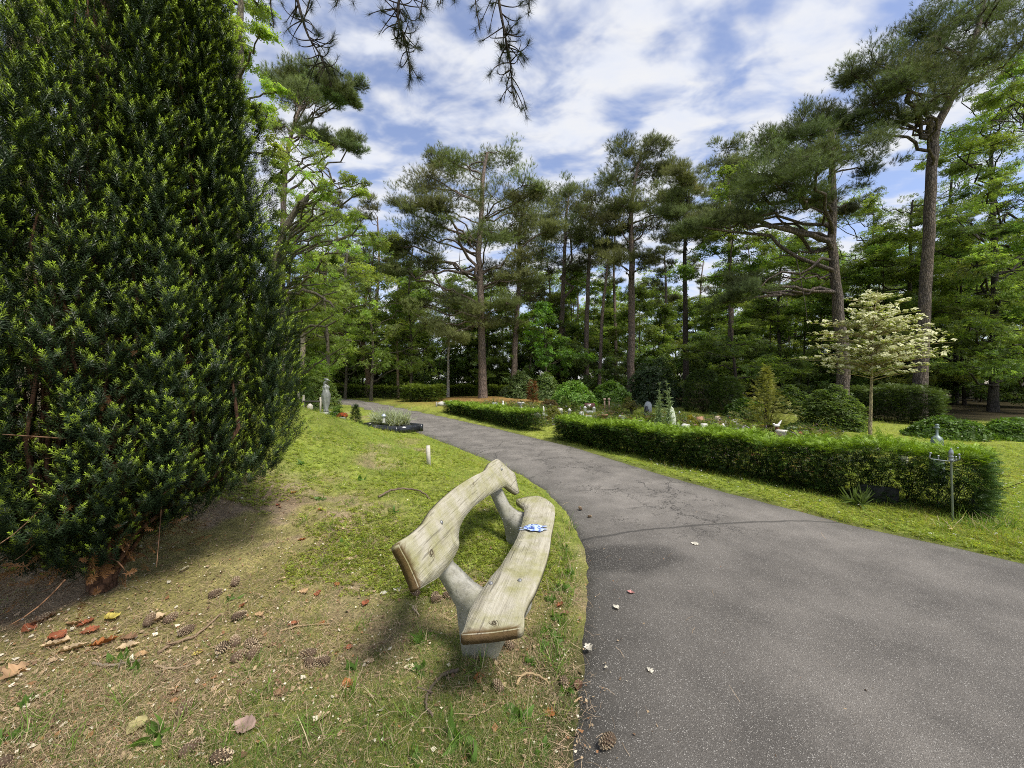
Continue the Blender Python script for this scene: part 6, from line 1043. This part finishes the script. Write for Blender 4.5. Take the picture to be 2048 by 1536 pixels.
# ---------------------------------------------------------------- cones, leaves, sticks, weeds
def ground_z(x, y): return float(H(x, y)) + (.035 if path_in(x, y) > .06 else .0)
def cone_mesh(seed, open_=1.0):
    r = rngf(seed); mb = MB(); L = 1.0
    lathe(mb, (0, 0, 0), [(0, 0), (.2, .05), (.3, .3), (.26, .6), (.12, .9), (0, 1)], (.09, .06, .04), 12)
    for k in range(72):
        t = (k + .5) / 72; a = k * 2.39996; R = .33 * math.sin(math.pi * (t * .86 + .1)) ** .8; z = t * .95; o = np.array([math.cos(a) * R * .62, math.sin(a) * R * .62, z]); d = unit(np.array([math.cos(a), math.sin(a), .55 * open_ + .5 * t])); s = np.array([-math.sin(a), math.cos(a), 0]); u = np.cross(s, d); l, w = .17, .1; q = r.uniform(.8, 1.25)
        v = [o - s * w * .5, o + s * w * .5, o + d * l + s * w * .62 + u * .02, o + d * l - s * w * .62 + u * .02, o + d * (l + .035) + u * .0, o + d * l * .9 - u * .07]
        mb.add(v, [[0, 1, 2, 3]], np.array([.2, .14, .085]) * q); mb.add([v[2], v[3], v[4], v[5]], [[0, 2, 1], [0, 1, 3]], np.array([.6, .49, .34]) * q); mb.add([v[2], v[3], v[5], v[0], v[1]], [[0, 2, 1], [3, 1, 2], [4, 2, 0]], np.array([.45, .35, .23]) * q)
    return mb
def lay(o, px, py, size, rz, tilt, lift, tint=None):
    g = G(px, py); o.location = (float(g[0]), float(g[1]), ground_z(g[0], g[1]) + lift * size); o.rotation_euler = (math.radians(tilt), 0, rz); o.scale = (size,) * 3
def cones():
    r = rngf(17); P = [cone_mesh(s).build('pine_cone', M_CONE) for s in (1, 2, 3)]; used = [False] * 3
    spec = [(1228, 1500, .068, 'big grey brown pine cone lying on the asphalt at the bottom of the picture', None), (1163, 1028, .05, 'brown pine cone on the asphalt beside the far end of the bench', None), (1175, 1041, .04, 'smaller pale pine cone on the asphalt beside the far end of the bench', None), (1005, 1391, .055, 'orange brown pine cone on bare soil in front of the bench foot', None), (1125, 1362, .056, 'pale pine cone at the asphalt edge under a green leaf', None), (1026, 1304, .055, 'dark pine cone tucked behind the near bench foot', None), (23, 1524, .07, 'grey open pine cone at the bottom left corner', None)]
    heap = 'brown pine cone in the cluster on the dry grass left of the bench'; by = 'brown pine cone lying under the back of the bench'; yw = 'weathered pine cone on the litter in front of the yew'; bt = 'half hidden pine cone in the grass at the bottom left'
    spec += [(px, py, .058, heap, 'pine cones left of the bench') for px, py in ((451, 1297), (471, 1301), (494, 1291), (463, 1332), (494, 1325), (633, 1313), (611, 1330), (660, 1330))]
    spec += [(px, py, .055, by, 'pine cones under the bench back') for px, py in ((873, 1193), (886, 1196), (839, 1195), (861, 1207))]
    spec += [(px, py, .056, yw, 'pine cones by the yew') for px, py in ((328, 1252), (291, 1261), (389, 1261), (463, 1244), (416, 1201), (467, 1178), (72, 1250))] + [(px, py, .06, bt, 'pine cones bottom left') for px, py in ((357, 1526), (355, 1444), (424, 1531))]
    for i, (px, py, s, lb, gp) in enumerate(spec):
        k = i % 3
        if not used[k]: o = P[k]; used[k] = True
        else: o = P[k].copy(); COL.objects.link(o)
        tag(o, lb, 'pine cone', gp)
        if gp is None and 'group' in o: del o['group']
        lay(o, px, py, s * (1.3 if gp else 1.1), r.uniform(0, 6.28), 84 + r.normal() * 8, .27)
cones()
def leaf_mesh(seed, lobes=True, col=(.35, .18, .07)):
    r = rngf(seed); n = 22; t = np.linspace(0, 1, n); w = np.sin(np.pi * t ** .85) * .32 * (1 + (.35 * np.sin(t * 22) if lobes else 0)); cu = r.uniform(.25, .6); z = cu * (t - .5) ** 2 * 1.2; v = []
    for i in range(n): v += [[t[i] - .5, -w[i], z[i] + w[i] * r.uniform(.35, .9)], [t[i] - .5, 0, z[i]], [t[i] - .5, w[i], z[i] + w[i] * r.uniform(.2, .7)]]
    v = np.array(v); f = []
    for i in range(n - 1): b = 3 * i; f += [[b, b + 1, b + 4, b + 3], [b + 1, b + 2, b + 5, b + 4]]
    mb = MB(); c = np.asarray(col) * (1 + .25 * np.sin(np.repeat(t, 3) * 9 + seed))[:, None]; mb.add(v, f, c); tube(mb, [(-.5, 0, z[0]), (-.62, .02, z[0] + .02), (-.72, .06, z[0] + .03)], .012, np.asarray(col) * .7, 5); return mb
def leaves():
    r = rngf(19); OR, YE, PA, BR, RD, WH, GR = (.33, .13, .045), (.5, .42, .1), (.5, .46, .3), (.22, .13, .075), (.3, .1, .05), (.58, .55, .46), (.2, .3, .06)
    S = [(222, 1243, .075, YE, 0, 'yellow fallen leaf lying on orange leaves in front of the yew'), (370, 1143, .055, PA, 0, 'pale yellow fallen leaf at the right foot of the yew'), (1177, 1312, .045, WH, 1, 'crinkled whitish leaf on the asphalt edge right of the bench foot'), (1300, 1361, .032, WH, 1, 'small white petal leaf on the near asphalt'), (1232, 1228, .04, WH, 0, 'narrow silvery leaf on the asphalt right of the bench seat'), (1262, 1198, .038, (.45, .22, .2), 0, 'pinkish leaf on the asphalt below the wet stain'), (1390, 1099, .05, WH, 0, 'long pale leaf on the asphalt right of the wet stain'), (1157, 1379, .05, (.14, .075, .05), 0, 'dark brown leaf at the asphalt edge next to the pale pine cone'), (1098, 1433, .04, OR, 1, 'orange leaf in the weeds at the bottom, left of the asphalt'), (395, 1312, .04, YE, 0, 'light yellow green leaf beside the curved stick'), (283, 1315, .045, (.4, .26, .13), 0, 'tan leaf at the left end of the curved stick'), (27, 1353, .08, (.42, .27, .15), 1, 'large tan leaf at the left edge of the picture'), (272, 1465, .07, (.34, .3, .14), 0, 'olive yellow curled leaf in the grass at bottom left'), (490, 1460, .075, (.34, .24, .2), 0, 'grey tan curled leaf in the grass, bottom centre left'), (695, 1376, .055, OR, 0, 'orange brown leaf in the grass left of the bench foot'), (957, 1361, .04, OR, 0, 'small orange leaf on the soil just below the bench foot'), (1121, 1215, .05, RD, 1, 'reddish brown leaf between bench seat and asphalt'), (1130, 1230, .04, BR, 0, 'brown leaf between bench seat and asphalt'), (820, 1340, .04, PA, 0, 'pale leaf in the weeds left of the bench foot'), (795, 1184, .045, WH, 1, 'whitish leaf below the near end of the backrest'), (768, 1189, .04, WH, 0, 'smaller whitish leaf left of the near end of the backrest')]
    for i, (px, py, s, c, lb_, lab) in enumerate(S):
        o = leaf_mesh(50 + i, lb_, c).build('fallen_leaf', M_DRY, None, True); tag(o, lab, 'leaf'); lay(o, px, py, s * 1.4, r.uniform(0, 6.28), r.normal() * 12, .12)
    P = [leaf_mesh(90 + i, i % 2, c).build('fallen_leaf', M_DRY, None, True) for i, c in enumerate((OR, BR, RD, (.42, .28, .15), (.5, .38, .24)))]
    U = [False] * 5
    sets = [('dry orange brown leaf in the litter heap in front of the yew', 'leaves by the yew', [(140, 1255), (165, 1250), (180, 1268), (120, 1278), (150, 1300), (200, 1290), (110, 1300), (260, 1280), (310, 1245), (60, 1262), (90, 1245), (250, 1300)], .1), ('tan dry leaf strewn on the slope between yew and bench', 'leaves between yew and bench', [(640, 1188), (672, 1172), (610, 1190), (560, 1165), (540, 1300), (590, 1250), (700, 1300), (640, 1250), (520, 1230), (730, 1210), (480, 1215), (560, 1390), (460, 1400), (350, 1390), (230, 1380), (650, 1440), (740, 1330), (700, 1120), (610, 1080), (560, 1010), (640, 1020), (590, 990)], .058)]
    for lab, gp, pts, s in sets:
        for px, py in pts:
            k = r.integers(0, 5)
            if not U[k]: o = P[k]; U[k] = True
            else: o = P[k].copy(); COL.objects.link(o)
            tag(o, lab, 'leaf', gp); lay(o, px + r.normal() * 4, py + r.normal() * 3, s * r.uniform(.8, 1.25), r.uniform(0, 6.28), r.normal() * 14, .1)
    for k in range(5):
        if not U[k]: bpy.data.objects.remove(P[k])
leaves()
def sticks():
    r = rngf(23); S = [([(316, 1311), (345, 1296), (385, 1280), (410, 1262), (441, 1234)], .008, (.24, .17, .11), 'long curved brown stick lying on the grass left of the bench'), ([(186, 1332), (215, 1338), (250, 1335), (281, 1326)], .007, (.2, .16, .12), 'greyish crooked stick lying left of the long curved stick'), ([(312, 1340), (350, 1345), (395, 1332)], .006, (.28, .21, .14), 'short stick below the long curved stick'), ([(559, 1268), (600, 1256), (660, 1252)], .005, (.33, .24, .14), 'thin straight tan stick right of the cone cluster'), ([(918, 1345), (880, 1362), (856, 1395), (852, 1420), (866, 1440)], .009, (.13, .1, .075), 'curved grey root emerging left of the bench foot'), ([(1033, 1378), (1045, 1366), (1075, 1364), (1100, 1377)], .007, (.34, .25, .14), 'arched tan twig on the soil below the bench foot'), ([(1148, 1412), (1160, 1402), (1175, 1399)], .004, (.4, .28, .17), 'short tan twig at the asphalt edge near the bottom'), ([(757, 998), (785, 987), (820, 985), (845, 992), (860, 1002)], .012, (.16, .12, .085), 'arched bare root looping out of the moss behind the bench'), ([(935, 1262), (955, 1246), (975, 1236)], .004, (.2, .15, .1), 'thin dark twig beside the seat of the bench'), ([(930, 1448), (950, 1440), (970, 1430)], .0045, (.35, .26, .16), 'pale twig on the soil at the bottom centre'), ([(826, 1220), (832, 1228), (838, 1236)], .006, (.45, .36, .25), 'short pale stick under the near end of the backrest')]
    for pts, rad, c, lab in S:
        w = np.array([G(*q) for q in pts]); w[:, 2] += rad * .9 + .008; n = len(w)
        if 'arched' in lab: w[1:-1, 2] += .02
        p = spline(w, 24); p[1:-1] += r.normal(size=(22, 3)) * rad * .25; mb = MB(); tube(mb, p, np.linspace(rad, rad * .55, 24), c, 8, .12, r)
        k = r.integers(7, 16); tube(mb, [p[k], p[k] + np.r_[r.normal(size=2) * .02, .012], p[k] + np.r_[r.normal(size=2) * .04, .015]], [rad * .5, rad * .4, rad * .25], c, 5)
        single('root' if ' root ' in lab else 'stick', lab, 'root' if ' root ' in lab else 'stick', mb, M_STICK, True)
sticks()
def weeds():
    r = rngf(29); tl = np.linspace(0, 1, 6); wl = .2 * np.sin(np.pi * tl ** .8) + .012; zl_ = tl * .9 - .25 * tl ** 2
    def oval(b, k): return (np.concatenate([np.stack([-wl * k, b * tl ** 2, zl_ + wl * .2], 1), np.stack([wl * k, b * tl ** 2, zl_ + wl * .2], 1)]), np.array([[i, i + 6, i + 7, i + 1] for i in range(5)]), np.repeat(np.linspace(.8, 1.15, 6)[None], 2, 0).reshape(-1, 1) * np.ones((1, 3)))
    LW = [oval(.5, 1.0), oval(.75, 1.25), oval(.9, .8)]
    S = [(844, 1280, 16, .075, 'dark green plantain clump left of the bench foot'), (836, 1338, 16, .055, 'bright green weed clump left of the bench foot, below the plantain'), (894, 1445, 7, .06, 'star shaped weed with pointed leaves at the bottom centre'), (914, 1490, 7, .085, 'broad leaved weed near the bottom edge, below the star shaped weed'), (992, 1312, 14, .06, 'round leaved weed growing against the bench foot'), (1042, 1446, 16, .07, 'leafy weed mixed with yellow grass on the soil at the bottom'), (1130, 1385, 9, .06, 'pointed green leaves growing over the pale pine cone'), (1116, 1284, 18, .055, 'spreading weed on the verge between bench and asphalt, nearest to the viewer'), (1093, 1262, 14, .05, 'small weed on the verge right beside the near end of the seat'), (1117, 1238, 18, .055, 'bushy weed on the verge halfway along the seat'), (1122, 1178, 18, .06, 'weed on the verge near the wet stain'), (1108, 1320, 12, .04, 'tiny weed on the verge beside the whitish leaf'), (270, 1338, 12, .055, 'small green weed beside the greyish crooked stick'), (236, 1322, 5, .06, 'two leaved light green seedling above the greyish crooked stick'), (463, 1200, 7, .05, 'pale green grass like weed in the needle litter'), (695, 1345, 12, .06, 'green weed left of the bench, right of the cones'), (574, 1319, 7, .06, 'upright yellow green weed beside the cone cluster'), (310, 1485, 9, .1, 'broad dock leaf weed at the bottom left'), (12, 1490, 6, .08, 'light green leaf weed at the bottom left edge'), (60, 1405, 10, .05, 'flat round leaved weed at the left edge'), (940, 1525, 10, .06, 'low weed at the bottom edge below the bench'), (830, 1520, 10, .055, 'low weed at the bottom edge left of the bench'), (690, 1090, 12, .05, 'weed in the moss between yew and bench'), (790, 1025, 12, .06, 'fresh green weed in the moss in front of the arched root'), (1080, 1500, 10, .05, 'small weed at the soil edge near the bottom'), (1135, 1150, 16, .055, 'green verge weed level with the wet stain on the asphalt, nearest the path'), (1128, 1100, 16, .05, 'green verge weed just beyond the wet stain'), (1100, 1205, 14, .05, 'green verge weed close under the middle of the seat'), (1085, 1300, 14, .055, 'broad leaved verge weed right of the near bench end'), (1062, 1330, 14, .05, 'low verge weed between bench foot and whitish leaf'), (640, 1000, 14, .06, 'pale green weed on the bank right of the yew skirt'), (720, 960, 14, .06, 'light green weed on the bank halfway between yew and marker stake'), (600, 930, 14, .07, 'fresh leafy weed on the bank beside the lowest yew boughs')]
    for px, py, n, s, lab in S:
        g = G(px, py); root = thing('weed', lab, 'weed', g); mf = MB(); a = np.arange(n) * 2.39996 + r.normal(size=n) * .3; multi(mf, LW, np.tile(g, (n, 1)) + np.c_[r.normal(size=(n, 2)) * .014, np.zeros(n)], np.stack([np.cos(a), np.sin(a), r.uniform(.25, 1.1, n)], 1), s * 1.15 * r.uniform(.5, 1.1, n), np.array([.12, .215, .045]) * r.uniform(.7, 1.35, (n, 1)), r); mf.build('leaves', M_LEAF, root)
weeds()
